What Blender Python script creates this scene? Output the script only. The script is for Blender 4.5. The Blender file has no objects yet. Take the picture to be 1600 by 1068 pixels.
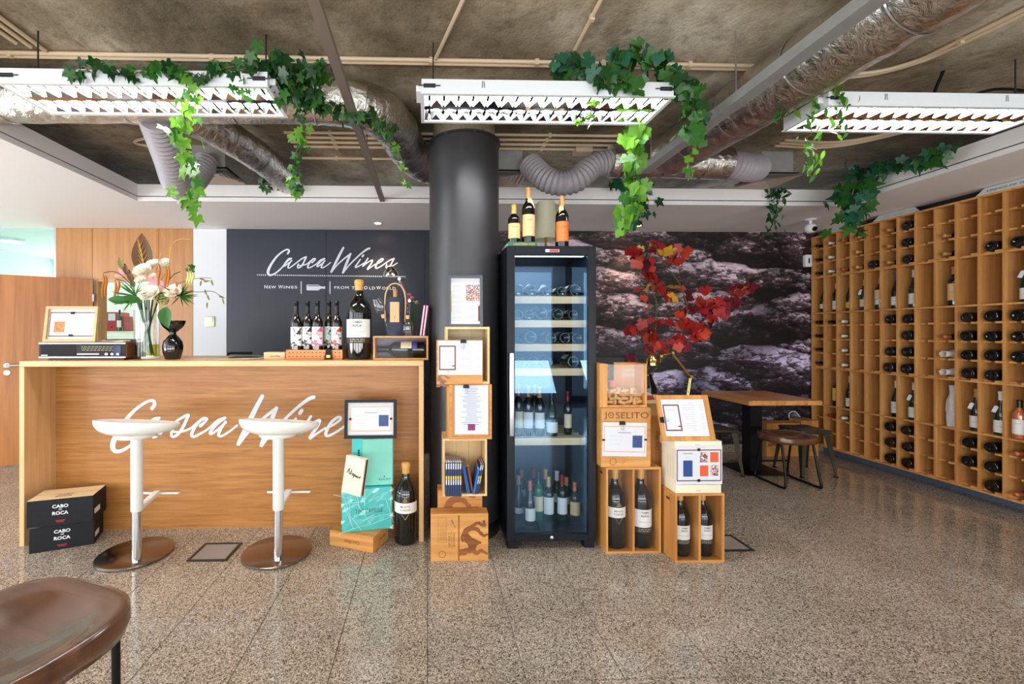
import bpy, bmesh, math, random
from mathutils import Vector, Matrix
PI = math.pi
sc = bpy.context.scene
C = sc.collection
# ------------------------------------------------------------------ camera, world, light
F, CX, CY, YAW, EYE = 680.0, 684.6, 520.0, math.radians(1.4), 1.40
cam_d = bpy.data.cameras.new('camera'); cam = bpy.data.objects.new('camera', cam_d); C.objects.link(cam)
cam.location = (0, 0, EYE); cam.rotation_euler = (PI/2, 0, -YAW)
cam_d.sensor_fit = 'HORIZONTAL'; cam_d.sensor_width = 36.0
cam_d.lens = 36.0*F/1600; cam_d.shift_x = (800-CX)/1600; cam_d.shift_y = (CY-534)/1600
cam_d.clip_start = .02; cam_d.clip_end = 80
sc.camera = cam
vs = sc.view_settings
vs.view_transform = 'Standard'; vs.look = 'None'; vs.gamma = 1; vs.use_curve_mapping = False
vs.exposure = 0.05
w = bpy.data.worlds.new('street_sky'); sc.world = w; w.use_nodes = True
bg = w.node_tree.nodes['Background']; bg.inputs[0].default_value = (.74, .86, 1, 1); bg.inputs[1].default_value = 1.6

def area(name, loc, rot, sx, sy, watts, col):
    d = bpy.data.lights.new(name, 'AREA'); d.shape = 'RECTANGLE'; d.size = sx; d.size_y = sy
    d.energy = watts; d.color = col
    o = bpy.data.objects.new(name, d); C.objects.link(o); o.location = loc; o.rotation_euler = rot
    return o
# daylight falling through the shop windows behind the camera
DAY = (.88, .95, 1); XL_ = -6.2
for i, x in enumerate((-4.4, -1.55, 1.3, 3.9)):
    area('window_daylight', (x, -2.92, 1.45), (PI/2, 0, 0), 2.3 if i < 3 else 1.6, 2.3, 42 if i < 3 else 38, DAY)
    # added fill lamps, aimed upward to brighten the ceiling and soffit
    area('ceiling_fill', (x, -2.85, .55), (PI/2+.75, 0, 0), 2.3 if i < 3 else 1.6, .8, 56 if i < 3 else 50, (1,.97,.92))
area('side_window_daylight', (XL_+.12, .9, 1.5), (PI/2, 0, -PI/2), 4.2, 2.1, 115, DAY)
area('side_soffit_fill', (XL_+.16, .9, .6), (PI/2+.75, 0, -PI/2), 4.2, .7, 95, (1,.98,.95))  # fill lamp added low by the side window to lift the soffit
area('office_daylight', (-5.0, 7.4, 1.6), (-PI/2, 0, 0), 2.2, 1.8, 55, (.95, 1, .98))

# ------------------------------------------------------------------ helpers
cY, sY = math.cos(YAW), math.sin(YAW)
def at(u, v, Y):
    a = (u-CX)/F; b = -(v-CY)/F
    t = Y/(cY-a*sY)
    return Vector(((a*cY+sY)*t, Y, EYE+b*t))
def xa(u, Y): return at(u, 520, Y).x
def za(v, Y, u=668): return at(u, v, Y).z
def Tm(x, y, z): return Matrix.Translation((x, y, z))
def Rz(a): return Matrix.Rotation(a, 4, 'Z')
def Rx(a): return Matrix.Rotation(a, 4, 'X')
def Ry(a): return Matrix.Rotation(a, 4, 'Y')
FACE = Rx(PI/2)                    # local XY drawing plane -> upright, facing -Y
LEFT = Rz(-PI/2) @ FACE            # upright, facing -X

class MB:
    def __init__(s): s.v = []; s.f = []
    def add(s, vs, fs, M=None):
        o = len(s.v)
        if M is not None: vs = [M @ Vector(p) for p in vs]
        s.v += [tuple(p) for p in vs]; s.f += [tuple(i+o for i in f) for f in fs]; return s
    def box(s, x0, x1, y0, y1, z0, z1, M=None):
        return s.add([(x0,y0,z0),(x1,y0,z0),(x1,y1,z0),(x0,y1,z0),(x0,y0,z1),(x1,y0,z1),(x1,y1,z1),(x0,y1,z1)],
            [(0,3,2,1),(4,5,6,7),(0,1,5,4),(1,2,6,5),(2,3,7,6),(3,0,4,7)], M)
    def cb(s, c, d, M=None):
        return s.box(c[0]-d[0]/2, c[0]+d[0]/2, c[1]-d[1]/2, c[1]+d[1]/2, c[2]-d[2]/2, c[2]+d[2]/2, M)
    def quad(s, a, b, c, d, M=None): return s.add([a, b, c, d], [(0,1,2,3)], M)
    def rect(s, x0, x1, y0, y1, M=None, z=0): return s.quad((x0,y0,z), (x1,y0,z), (x1,y1,z), (x0,y1,z), M)
    def lathe(s, prof, n=24, M=None, capb=True, capt=True, a0=0, a1=2*PI):
        full = abs(a1-a0-2*PI) < 1e-6; m = n if full else n+1
        vs = []; fs = []
        for r, z in prof:
            for i in range(m):
                a = a0+(a1-a0)*i/n; vs.append((r*math.cos(a), r*math.sin(a), z))
        for k in range(len(prof)-1):
            for i in range(n):
                j = (i+1) % m if full else i+1
                fs.append((k*m+i, k*m+j, (k+1)*m+j, (k+1)*m+i))
        if full and capb and prof[0][0] > 1e-6: fs.append(tuple(range(m-1, -1, -1)))
        if full and capt and prof[-1][0] > 1e-6: fs.append(tuple((len(prof)-1)*m+i for i in range(m)))
        return s.add(vs, fs, M)
    def tube(s, pts, r, n=8, M=None, caps=True, closed=False):
        pts = [Vector(p) for p in pts]; N = len(pts); rr = r if isinstance(r, (list, tuple)) else [r]*N
        vs = []; fs = []; up = None
        for i, p in enumerate(pts):
            if closed: t = pts[(i+1) % N]-pts[i-1]
            else: t = pts[min(i+1, N-1)]-pts[max(i-1, 0)]
            t.normalize()
            if up is None:
                up = Vector((0,0,1)) if abs(t.z) < .9 else Vector((1,0,0))
            x = up.cross(t)
            if x.length < 1e-5: x = Vector((0,1,0)).cross(t)
            x.normalize(); y = t.cross(x); up = y
            for k in range(n):
                a = 2*PI*k/n; vs.append(p+(x*math.cos(a)+y*math.sin(a))*rr[i])
        for i in range(N if closed else N-1):
            j = (i+1) % N
            for k in range(n):
                l = (k+1) % n; fs.append((i*n+k, i*n+l, j*n+l, j*n+k))
        if caps and not closed:
            fs.append(tuple(range(n-1, -1, -1))); fs.append(tuple((N-1)*n+k for k in range(n)))
        return s.add(vs, fs, M)
    def prism(s, poly, h, M=None, z0=0):
        n = len(poly)
        vs = [(x, y, z0) for x, y in poly]+[(x, y, z0+h) for x, y in poly]
        fs = [tuple(range(n-1, -1, -1)), tuple(range(n, 2*n))]+[(i, (i+1) % n, n+(i+1) % n, n+i) for i in range(n)]
        return s.add(vs, fs, M)
    def grid(s, fn, nu, nv, wrapu=False, M=None):
        m = nu if wrapu else nu+1
        vs = [fn(i/nu, j/nv) for j in range(nv+1) for i in range(m)]
        fs = []
        for j in range(nv):
            for i in range(nu):
                k = (i+1) % m if wrapu else i+1
                fs.append((j*m+i, j*m+k, (j+1)*m+k, (j+1)*m+i))
        return s.add(vs, fs, M)
    def mesh(s, name, mat, smooth=True, bevel=0, ang=40, seg=2):
        me = bpy.data.meshes.new(name); me.from_pydata(s.v, [], s.f)
        if bevel:
            bm = bmesh.new(); bm.from_mesh(me)
            bm.normal_update()
            es = [e for e in bm.edges if len(e.link_faces) == 2 and e.calc_face_angle(0) > math.radians(35)]
            bmesh.ops.bevel(bm, geom=es, offset=bevel, segments=seg, profile=.6, affect='EDGES', clamp_overlap=True)
            bm.to_mesh(me); bm.free()
        if smooth:
            me.shade_smooth(); me.set_sharp_from_angle(angle=math.radians(ang))
        if mat is not None: me.materials.append(mat)
        return me
    def build(s, name, mat, parent=None, smooth=True, bevel=0, ang=40, seg=2, M=None):
        return link(name, s.mesh(name, mat, smooth, bevel, ang, seg), parent, M)

def link(name, me, parent=None, M=None):
    o = bpy.data.objects.new(name, me); C.objects.link(o)
    if parent is not None: o.parent = parent
    if M is not None: o.matrix_local = M
    return o
CACHE = {}
def shared(key, fn):
    if key not in CACHE: CACHE[key] = fn()
    return CACHE[key]
def tag(o, label, cat, group=None):
    o['label'] = label; o['category'] = cat
    if group: o['group'] = group
    return o
def thing(name, label, cat, loc=(0,0,0), rz=0, group=None, M=None):
    o = bpy.data.objects.new(name, None); C.objects.link(o); o.empty_display_size = .05
    if M is not None: o.matrix_world = M
    else: o.location = loc; o.rotation_euler = (0, 0, rz)
    return tag(o, label, cat, group)
def struct(o): o['kind'] = 'structure'; return o
def copy_tree(o, parent=None):
    c = o.copy(); C.objects.link(c)
    if parent is not None: c.parent = parent
    for ch in o.children: copy_tree(ch, c)
    return c
def smooth_path(pts, n=8, closed=False):
    P = [Vector(p) for p in pts]; out = []; N = len(P)
    rng = range(N) if closed else range(N-1)
    for i in rng:
        p0 = P[i-1] if (closed or i > 0) else P[0]*2-P[1]
        p1 = P[i]; p2 = P[(i+1) % N]
        p3 = P[(i+2) % N] if (closed or i+2 < N) else p2*2-p1
        for k in range(n):
            t = k/n
            out.append(.5*((2*p1)+(p2-p0)*t+(2*p0-5*p1+4*p2-p3)*t*t+(3*p1-p0-3*p2+p3)*t**3))
    if not closed: out.append(P[-1])
    return out
def text_mesh(s, mat, w=None, h=None, bold=0, shear=0, align='CENTER', ext=.0003, wrap=None, spacing=1.0):
    cu = bpy.data.curves.new('t', 'FONT'); cu.body = s; cu.align_x = align; cu.align_y = 'CENTER'
    cu.resolution_u = 3; cu.offset = bold; cu.shear = shear; cu.space_character = spacing
    ob = bpy.data.objects.new('t', cu); C.objects.link(ob)
    me = bpy.data.meshes.new_from_object(ob)
    bpy.data.objects.remove(ob); bpy.data.curves.remove(cu)
    xs = [v.co.x for v in me.vertices]; ys = [v.co.y for v in me.vertices]
    if not xs: return me
    x0, x1, y0, y1 = min(xs), max(xs), min(ys), max(ys)
    sx = w/(x1-x0) if w else None; sy = h/(y1-y0) if h else None
    sx = sx or sy or 1; sy = sy or sx
    for v in me.vertices:
        x = (v.co.x-(x0+x1)/2)*sx; y = (v.co.y-(y0+y1)/2)*sy
        if align == 'LEFT': x = (v.co.x-x0)*sx
        if wrap: v.co = (wrap*math.sin(x/wrap), y, wrap*math.cos(x/wrap)-wrap)
        else: v.co = (x, y, 0)
    me.materials.clear(); me.materials.append(mat)
    return me
def text(s, mat, parent, M, name='lettering', **k): return link(name, text_mesh(s, mat, **k), parent, M)
def stroke(mb, pts, sc_=1.0, n=6, M=None, org=(0,0), cap=6):
    """pen stroke through (x, y, width) points, y down in drawing units"""
    P = smooth_path([((x-org[0])*sc_, -(y-org[1])*sc_, w_*sc_) for x, y, w_ in pts], n)
    vs = []; fs = []; N = len(P)
    for i, p in enumerate(P):
        t = P[min(i+1, N-1)]-P[max(i-1, 0)]; t.z = 0
        if t.length < 1e-9: t = Vector((1,0,0))
        t.normalize(); nrm = Vector((-t.y, t.x, 0)); q = Vector((p.x, p.y, 0)); hw = p.z/2
        vs += [q+nrm*hw, q-nrm*hw]
    zz = .00025*(len(mb.f) % 7)+.0001
    vs = [Vector((v.x, v.y, zz+2.5e-6*i)) for i, v in enumerate(vs)]
    for i in range(N-1): fs.append((2*i, 2*i+1, 2*i+3, 2*i+2))
    mb.add(vs, fs, M)
    for j_, p in enumerate((P[0], P[-1])):
        mb.add([(p.x+p.z/2*math.cos(2*PI*k/10), p.y+p.z/2*math.sin(2*PI*k/10), zz+.0004+.00003*j_) for k in range(10)], [tuple(range(10))], M)
ORD = 'first second third fourth fifth sixth seventh eighth ninth tenth eleventh twelfth thirteenth fourteenth fifteenth sixteenth'.split()

# ------------------------------------------------------------------ materials
def srgb(r, g, b):
    f = lambda c: c/12.92 if c <= .04045 else ((c+.055)/1.055)**2.4
    return (f(r/255), f(g/255), f(b/255), 1)
MATS = {}
def mat(name, col, rough=.5, metal=0, coat=0, spec=.5, emis=None, es=0, bump=0, bscale=80, var=0, vscale=6, trans=0):
    if name in MATS: return MATS[name]
    m = bpy.data.materials.new(name); m.use_nodes = True; nt = m.node_tree; b = nt.nodes['Principled BSDF']
    b.inputs['Base Color'].default_value = col; b.inputs['Roughness'].default_value = rough
    b.inputs['Metallic'].default_value = metal; b.inputs['Coat Weight'].default_value = coat
    b.inputs['Coat Roughness'].default_value = .04
    b.inputs['Specular IOR Level'].default_value = spec
    if emis: b.inputs['Emission Color'].default_value = emis; b.inputs['Emission Strength'].default_value = es
    if bump or var:
        tc = nt.nodes.new('ShaderNodeTexCoord'); nz = nt.nodes.new('ShaderNodeTexNoise')
        nz.inputs['Scale'].default_value = bscale if bump else vscale; nz.inputs['Detail'].default_value = 4
        nt.links.new(tc.outputs['Object'], nz.inputs['Vector'])
        if bump:
            bp = nt.nodes.new('ShaderNodeBump'); bp.inputs['Strength'].default_value = bump; bp.inputs['Distance'].default_value = .002
            nt.links.new(nz.outputs['Fac'], bp.inputs['Height']); nt.links.new(bp.outputs['Normal'], b.inputs['Normal'])
        if var:
            nz2 = nt.nodes.new('ShaderNodeTexNoise'); nz2.inputs['Scale'].default_value = vscale; nz2.inputs['Detail'].default_value = 3
            nt.links.new(tc.outputs['Object'], nz2.inputs['Vector'])
            mx = nt.nodes.new('ShaderNodeMix'); mx.data_type = 'RGBA'
            mx.inputs['A'].default_value = tuple(c*(1-var) for c in col[:3])+(1,)
            mx.inputs['B'].default_value = tuple(min(1, c*(1+var)) for c in col[:3])+(1,)
            nt.links.new(nz2.outputs['Fac'], mx.inputs['Factor']); nt.links.new(mx.outputs['Result'], b.inputs['Base Color'])
    if trans:
        tr = nt.nodes.new('ShaderNodeBsdfTranslucent'); tr.inputs[0].default_value = tuple(min(1, c*1.6) for c in col[:3])+(1,)
        ms = nt.nodes.new('ShaderNodeMixShader'); ms.inputs[0].default_value = trans
        out = nt.nodes['Material Output']
        nt.links.new(b.outputs[0], ms.inputs[1]); nt.links.new(tr.outputs[0], ms.inputs[2]); nt.links.new(ms.outputs[0], out.inputs[0])
    MATS[name] = m; return m
def nodes(name):
    m = bpy.data.materials.new(name); m.use_nodes = True; MATS[name] = m
    nt = m.node_tree; return m, nt, nt.nodes['Principled BSDF']
def N(nt, kind, **k):
    n = nt.nodes.new('ShaderNode'+kind)
    for a, b in k.items():
        if a in n.inputs: n.inputs[a].default_value = b
        else: setattr(n, a, b)
    return n
def ramp(nt, stops, fac=None):
    r = nt.nodes.new('ShaderNodeValToRGB'); e = r.color_ramp.elements
    while len(e) < len(stops): e.new(.5)
    for i, (p, c) in enumerate(stops): e[i].position = p; e[i].color = c
    if fac is not None: nt.links.new(fac, r.inputs[0])
    return r
def mapping(nt, scale, coord='Object', rand=True):
    tc = N(nt, 'TexCoord'); mp = N(nt, 'Mapping'); mp.inputs['Scale'].default_value = scale
    nt.links.new(tc.outputs[coord], mp.inputs[0])
    if rand:
        oi = N(nt, 'ObjectInfo'); ml = N(nt, 'Math', operation='MULTIPLY'); ml.inputs[1].default_value = 17.
        nt.links.new(oi.outputs['Random'], ml.inputs[0]); nt.links.new(ml.outputs[0], mp.inputs['Location'])
    return mp.outputs[0]
def wood(name, dark, light, axis='X', scale=1.0, rough=.38, coat=0.0, figure=.5):
    """grain runs along axis"""
    m, nt, b = nodes(name)
    lo, hi = 1.2*scale, 26*scale
    s = {'X': (lo, hi, hi), 'Y': (hi, lo, hi), 'Z': (hi, hi, lo)}[axis]
    v = mapping(nt, s)
    n1 = N(nt, 'TexNoise', Scale=1.0, Detail=5.0, Roughness=.6, Distortion=.6); nt.links.new(v, n1.inputs['Vector'])
    s2 = tuple(a*.12 if a == hi else a*.35 for a in s)
    v2 = mapping(nt, s2)
    n2 = N(nt, 'TexNoise', Scale=1.0, Detail=2.0, Distortion=1.2); nt.links.new(v2, n2.inputs['Vector'])
    mx = N(nt, 'Math', operation='MULTIPLY_ADD'); mx.inputs[1].default_value = figure
    nt.links.new(n2.outputs['Fac'], mx.inputs[0]); nt.links.new(n1.outputs['Fac'], mx.inputs[2])
    r = ramp(nt, [(.28+figure*.25, dark), (.72+figure*.6, light)], mx.outputs[0])
    nt.links.new(r.outputs[0], b.inputs['Base Color'])
    b.inputs['Roughness'].default_value = rough; b.inputs['Coat Weight'].default_value = coat
    bp = N(nt, 'Bump', Strength=.12, Distance=.001); nt.links.new(n1.outputs['Fac'], bp.inputs['Height']); nt.links.new(bp.outputs[0], b.inputs['Normal'])
    return m
def thin_glass(name, tint=(1,1,1,1), refl=1.0, ior=1.5, rough=0.0, coat=(1,1,1,1)):
    m, nt, b = nodes(name); nt.nodes.remove(b)
    tr = N(nt, 'BsdfTransparent'); tr.inputs[0].default_value = tint
    gl = N(nt, 'BsdfGlossy'); gl.inputs['Roughness'].default_value = rough; gl.inputs[0].default_value = coat
    lw = N(nt, 'LayerWeight'); pw_ = N(nt, 'Math', operation='POWER'); pw_.inputs[1].default_value = 4.5
    nt.links.new(lw.outputs['Facing'], pw_.inputs[0])
    fr = N(nt, 'Math', operation='MULTIPLY_ADD'); fr.inputs[1].default_value = .9; fr.inputs[2].default_value = ((ior-1)/(ior+1))**2
    nt.links.new(pw_.outputs[0], fr.inputs[0])
    ml = N(nt, 'Math', operation='MULTIPLY'); ml.inputs[1].default_value = refl; ml.use_clamp = True
    ms = N(nt, 'MixShader')
    nt.links.new(fr.outputs[0], ml.inputs[0]); nt.links.new(ml.outputs[0], ms.inputs[0])
    nt.links.new(tr.outputs[0], ms.inputs[1]); nt.links.new(gl.outputs[0], ms.inputs[2])
    nt.links.new(ms.outputs[0], nt.nodes['Material Output'].inputs[0])
    return m

def granite():
    m, nt, b = nodes('speckled_granite')
    geo = N(nt, 'NewGeometry')
    v1 = N(nt, 'TexVoronoi', Scale=230.0); nt.links.new(geo.outputs['Position'], v1.inputs['Vector'])
    sep = N(nt, 'SeparateColor'); nt.links.new(v1.outputs['Color'], sep.inputs[0])
    r1 = ramp(nt, [(0, srgb(50,46,42)), (.12, srgb(88,80,73)), (.26, srgb(146,134,122)), (.55, srgb(178,164,150)), (.8, srgb(208,195,180)), (1, srgb(232,224,212))], sep.outputs[0])
    n2 = N(nt, 'TexNoise', Scale=300.0, Detail=2.0); nt.links.new(geo.outputs['Position'], n2.inputs['Vector'])
    r2 = ramp(nt, [(.35, (.5,.5,.5,1)), (.6, (1,1,1,1))], n2.outputs['Fac'])
    mx = N(nt, 'Mix', data_type='RGBA', blend_type='MULTIPLY'); mx.inputs['Factor'].default_value = .55
    nt.links.new(r1.outputs[0], mx.inputs['A']); nt.links.new(r2.outputs[0], mx.inputs['B'])
    n3 = N(nt, 'TexNoise', Scale=2.2, Detail=3.0); nt.links.new(geo.outputs['Position'], n3.inputs['Vector'])
    r3 = ramp(nt, [(.3, (.74,.72,.66,1)), (.7, (1.0,.97,.93,1))], n3.outputs['Fac'])
    mx2 = N(nt, 'Mix', data_type='RGBA', blend_type='MULTIPLY'); mx2.inputs['Factor'].default_value = 1
    nt.links.new(mx.outputs['Result'], mx2.inputs['A']); nt.links.new(r3.outputs[0], mx2.inputs['B'])
    nt.links.new(mx2.outputs['Result'], b.inputs['Base Color'])
    b.inputs['Roughness'].default_value = .09; b.inputs['Specular IOR Level'].default_value = .65
    return m
def concrete():
    m, nt, b = nodes('raw_concrete')
    geo = N(nt, 'NewGeometry')
    n1 = N(nt, 'TexNoise', Scale=1.1, Detail=8.0, Roughness=.62, Distortion=.5); nt.links.new(geo.outputs['Position'], n1.inputs['Vector'])
    r1 = ramp(nt, [(.30, srgb(88,79,62)), (.44, srgb(134,120,96)), (.56, srgb(172,158,134)), (.68, srgb(214,204,184))], n1.outputs['Fac'])
    n2 = N(nt, 'TexNoise', Scale=14.0, Detail=8.0, Roughness=.7); nt.links.new(geo.outputs['Position'], n2.inputs['Vector'])
    r2 = ramp(nt, [(.3, (.55,.53,.5,1)), (.5, (1,1,1,1))], n2.outputs['Fac'])
    mx = N(nt, 'Mix', data_type='RGBA', blend_type='MULTIPLY'); mx.inputs['Factor'].default_value = .95
    nt.links.new(r1.outputs[0], mx.inputs['A']); nt.links.new(r2.outputs[0], mx.inputs['B'])
    nt.links.new(mx.outputs['Result'], b.inputs['Base Color']); b.inputs['Roughness'].default_value = .9
    bp = N(nt, 'Bump', Strength=.8, Distance=.02); nt.links.new(n2.outputs['Fac'], bp.inputs['Height']); nt.links.new(bp.outputs[0], b.inputs['Normal'])
    return m
def foil():
    m, nt, b = nodes('crinkled_foil')
    v = mapping(nt, (1,1,1))
    n1 = N(nt, 'TexNoise', Scale=16.0, Detail=5.0, Roughness=.65, Distortion=1.5); nt.links.new(v, n1.inputs['Vector'])
    b.inputs['Base Color'].default_value = srgb(222,218,212); b.inputs['Metallic'].default_value = 1; b.inputs['Roughness'].default_value = .2
    bp = N(nt, 'Bump', Strength=.55, Distance=.02); nt.links.new(n1.outputs['Fac'], bp.inputs['Height']); nt.links.new(bp.outputs[0], b.inputs['Normal'])
    return m
def rock_print():
    m, nt, b = nodes('rock_photo_print')
    tc = N(nt, 'TexCoord')
    def mp(sx, sy, rot=0):
        q = N(nt, 'Mapping'); q.inputs['Scale'].default_value = (sx, 1, sy); q.inputs['Rotation'].default_value = (0, rot, 0)
        nt.links.new(tc.outputs['Object'], q.inputs[0]); return q.outputs[0]
    def warp(vec, sc_, amt):
        n = N(nt, 'TexNoise', Scale=sc_, Detail=4.0); nt.links.new(vec, n.inputs['Vector'])
        sb = N(nt, 'VectorMath', operation='SUBTRACT'); sb.inputs[1].default_value = (.5,.5,.5); nt.links.new(n.outputs['Color'], sb.inputs[0])
        sl = N(nt, 'VectorMath', operation='SCALE'); sl.inputs['Scale'].default_value = amt; nt.links.new(sb.outputs[0], sl.inputs[0])
        ad = N(nt, 'VectorMath', operation='ADD'); nt.links.new(vec, ad.inputs[0]); nt.links.new(sl.outputs[0], ad.inputs[1]); return ad.outputs[0]
    def stones(vec, scl, metric='EUCLIDEAN'):
        vo = N(nt, 'TexVoronoi', Scale=scl); vo.distance = metric; nt.links.new(vec, vo.inputs['Vector'])
        ed = N(nt, 'TexVoronoi', feature='DISTANCE_TO_EDGE', Scale=scl); nt.links.new(vec, ed.inputs['Vector'])
        df = N(nt, 'VectorMath', operation='SUBTRACT'); nt.links.new(vec, df.inputs[0]); nt.links.new(vo.outputs['Position'], df.inputs[1])
        # each printed stone: its own tone, a lit upper face, a dark joint
        dt_ = N(nt, 'VectorMath', operation='DOT_PRODUCT'); dt_.inputs[1].default_value = (.25*scl, 0, .75*scl); nt.links.new(df.outputs[0], dt_.inputs[0])
        sp = N(nt, 'SeparateColor'); nt.links.new(vo.outputs['Color'], sp.inputs[0])
        m_ = N(nt, 'Math', operation='MULTIPLY_ADD'); m_.inputs[1].default_value = .45; nt.links.new(sp.outputs[0], m_.inputs[0]); nt.links.new(dt_.outputs['Value'], m_.inputs[2])
        jr = ramp(nt, [(0, (0,0,0,1)), (.09, (1,1,1,1))], ed.outputs['Distance'])
        return m_.outputs[0], jr.outputs[0]
    t1, j1 = stones(warp(mp(1.3, 3.6, .14), 2.0, .8), 1.0)
    t2, j2 = stones(warp(mp(6, 11, -.45), 1.6, .8), 1.0, 'MANHATTAN')
    t3, j3 = stones(warp(mp(16, 26, .5), 2.0, .6), 1.0, 'MANHATTAN')
    ns = N(nt, 'TexNoise', Scale=1.0, Detail=12.0, Roughness=.8, Distortion=1.2); nt.links.new(mp(9, 20, .35), ns.inputs['Vector'])
    a1 = N(nt, 'Math', operation='MULTIPLY_ADD'); a1.inputs[1].default_value = .62; nt.links.new(t1, a1.inputs[0]); nt.links.new(ns.outputs['Fac'], a1.inputs[2])
    a2 = N(nt, 'Math', operation='MULTIPLY_ADD'); a2.inputs[1].default_value = .30; nt.links.new(t2, a2.inputs[0]); nt.links.new(a1.outputs[0], a2.inputs[2])
    a3 = N(nt, 'Math', operation='MULTIPLY_ADD'); a3.inputs[1].default_value = .24; nt.links.new(t3, a3.inputs[0]); nt.links.new(a2.outputs[0], a3.inputs[2])
    tone = ramp(nt, [(.54, srgb(20,15,17)), (.74, srgb(62,48,51)), (.90, srgb(114,96,104)), (.98, srgb(176,162,176)), (1.0, srgb(232,222,236))], a3.outputs[0])
    m1 = N(nt, 'Mix', data_type='RGBA', blend_type='MULTIPLY'); m1.inputs['Factor'].default_value = .85
    nt.links.new(tone.outputs[0], m1.inputs['A']); nt.links.new(j1, m1.inputs['B'])
    m2 = N(nt, 'Mix', data_type='RGBA', blend_type='MULTIPLY'); m2.inputs['Factor'].default_value = .25
    nt.links.new(m1.outputs['Result'], m2.inputs['A']); nt.links.new(j2, m2.inputs['B'])
    # large dark clefts
    nl = N(nt, 'TexNoise', Scale=1.0, Detail=2.0, Distortion=.6); nt.links.new(mp(.9, 1.7, -.3), nl.inputs['Vector'])
    rl = ramp(nt, [(.38, (.1,.1,.12,1)), (.52, (1,1,1,1))], nl.outputs['Fac'])
    m3 = N(nt, 'Mix', data_type='RGBA', blend_type='MULTIPLY'); m3.inputs['Factor'].default_value = .85
    nt.links.new(m2.outputs['Result'], m3.inputs['A']); nt.links.new(rl.outputs[0], m3.inputs['B'])
    # the photograph's own tint: warm stones upper left, bluish scree low down
    sx = N(nt, 'SeparateXYZ'); nt.links.new(tc.outputs['Object'], sx.inputs[0])
    gz = N(nt, 'MapRange'); gz.inputs['From Min'].default_value = .7; gz.inputs['From Max'].default_value = 1.7
    nt.links.new(sx.outputs['Z'], gz.inputs[0])
    tint = ramp(nt, [(0, (.92,.95,1.25,1)), (1, (1.05,.92,.92,1))], gz.outputs[0])
    m4 = N(nt, 'Mix', data_type='RGBA', blend_type='MULTIPLY'); m4.inputs['Factor'].default_value = 1; m4.clamp_result = False
    nt.links.new(m3.outputs['Result'], m4.inputs['A']); nt.links.new(tint.outputs[0], m4.inputs['B'])
    nt.links.new(m4.outputs['Result'], b.inputs['Base Color']); b.inputs['Roughness'].default_value = .5
    return m
def art(name, c1, c2, c3, scale=40):
    """flat printed picture"""
    if name in MATS: return MATS[name]
    m, nt, b = nodes(name)
    v = mapping(nt, (1,1,1), rand=False)
    n1 = N(nt, 'TexNoise', Scale=scale, Detail=3.0, Distortion=1.5); nt.links.new(v, n1.inputs['Vector'])
    r = ramp(nt, [(.40, c1), (.47, c2), (.56, c3)], n1.outputs['Fac']); r.color_ramp.interpolation = 'CONSTANT'
    nt.links.new(r.outputs[0], b.inputs['Base Color']); b.inputs['Roughness'].default_value = .5
    return m
GRANITE = granite(); CONC = concrete(); FOIL = foil(); ROCK = rock_print()
OAKX = wood('oak_grain_across', srgb(140,85,36), srgb(194,136,72), 'X', 2.2, figure=.25)
OAKZ = wood('oak_grain_upright', srgb(160,106,58), srgb(206,154,98), 'Z', 1.0)
OAKEDGE = wood('pale_oak_edge', srgb(196,150,94), srgb(226,186,134), 'X', 1.0)
OAKEDGEZ = wood('pale_oak_edge_upright', srgb(196,150,94), srgb(226,186,134), 'Z', 1.0)
DOORW = wood('oak_door_veneer', srgb(136,76,28), srgb(186,120,58), 'Z', .8, figure=.7)
WALLW = wood('oak_wall_veneer', srgb(160,104,54), srgb(198,144,90), 'Z', .9, figure=.4)
RACKW = wood('rack_oak', srgb(184,118,56), srgb(230,172,104), 'X', 1.0, rough=.42)
RACKZ = wood('rack_oak_upright', srgb(184,118,56), srgb(230,172,104), 'Z', 1.0, rough=.42)
PINE = wood('crate_pine', srgb(164,98,40), srgb(220,160,88), 'X', .8, rough=.5)
PINEZ = wood('crate_pine_upright', srgb(164,98,40), srgb(218,158,86), 'Z', .8, rough=.5)
PINEP = wood('pale_crate_pine', srgb(206,164,106), srgb(240,208,156), 'Z', .8, rough=.5)
SLATW = wood('beech_slat', srgb(214,176,120), srgb(244,216,168), 'X', .8, rough=.45)
TABLEW = wood('table_acacia', srgb(140,78,34), srgb(214,152,86), 'Y', .6, rough=.3, figure=.8)
SEATW = wood('dark_stained_wood', srgb(62,36,22), srgb(118,78,52), 'X', .5, rough=.25, coat=.3)
WALNUT = wood('walnut', srgb(84,44,22), srgb(120,70,40), 'X', 1.0, rough=.35)
WHITE = mat('white_plaster', srgb(242,238,237), .7, var=.02, vscale=1.5)
WHITEW = mat('white_wall_paint', srgb(222,224,228), .7, var=.02)
NAVY = mat('blue_black_wall_paint', srgb(38,42,54), .42, var=.08, vscale=1.2)
BLACKWALL = mat('black_wall_paint', srgb(22,23,27), .5)
COLBLK = mat('black_column_sheet', srgb(44,44,47), .45, spec=.75)
STEEL = mat('brushed_steel', srgb(200,200,202), .28, 1)
CHROME = mat('chrome', srgb(235,235,238), .06, 1)
GALV = mat('galvanised_sheet', srgb(170,172,172), .45, .45, var=.15, vscale=14)
BRASS = mat('brass', srgb(214,178,110), .16, 1)
MIRROR = mat('mirror_louvre', srgb(240,240,244), .05, 1)
WMETAL = mat('white_enamel', srgb(232,236,240), .35)
WPLAST = mat('white_plastic', srgb(240,238,232), .28, coat=.3)
PVC = mat('cream_pvc', srgb(214,190,160), .5)
FLEX = mat('grey_flex_hose', srgb(158,152,158), .45, var=.1, vscale=20)
DARKMET = mat('dark_gunmetal', srgb(60,60,62), .4, .6)
BLACK = mat('black_lacquer', srgb(15,15,17), .4, spec=.25)
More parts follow.
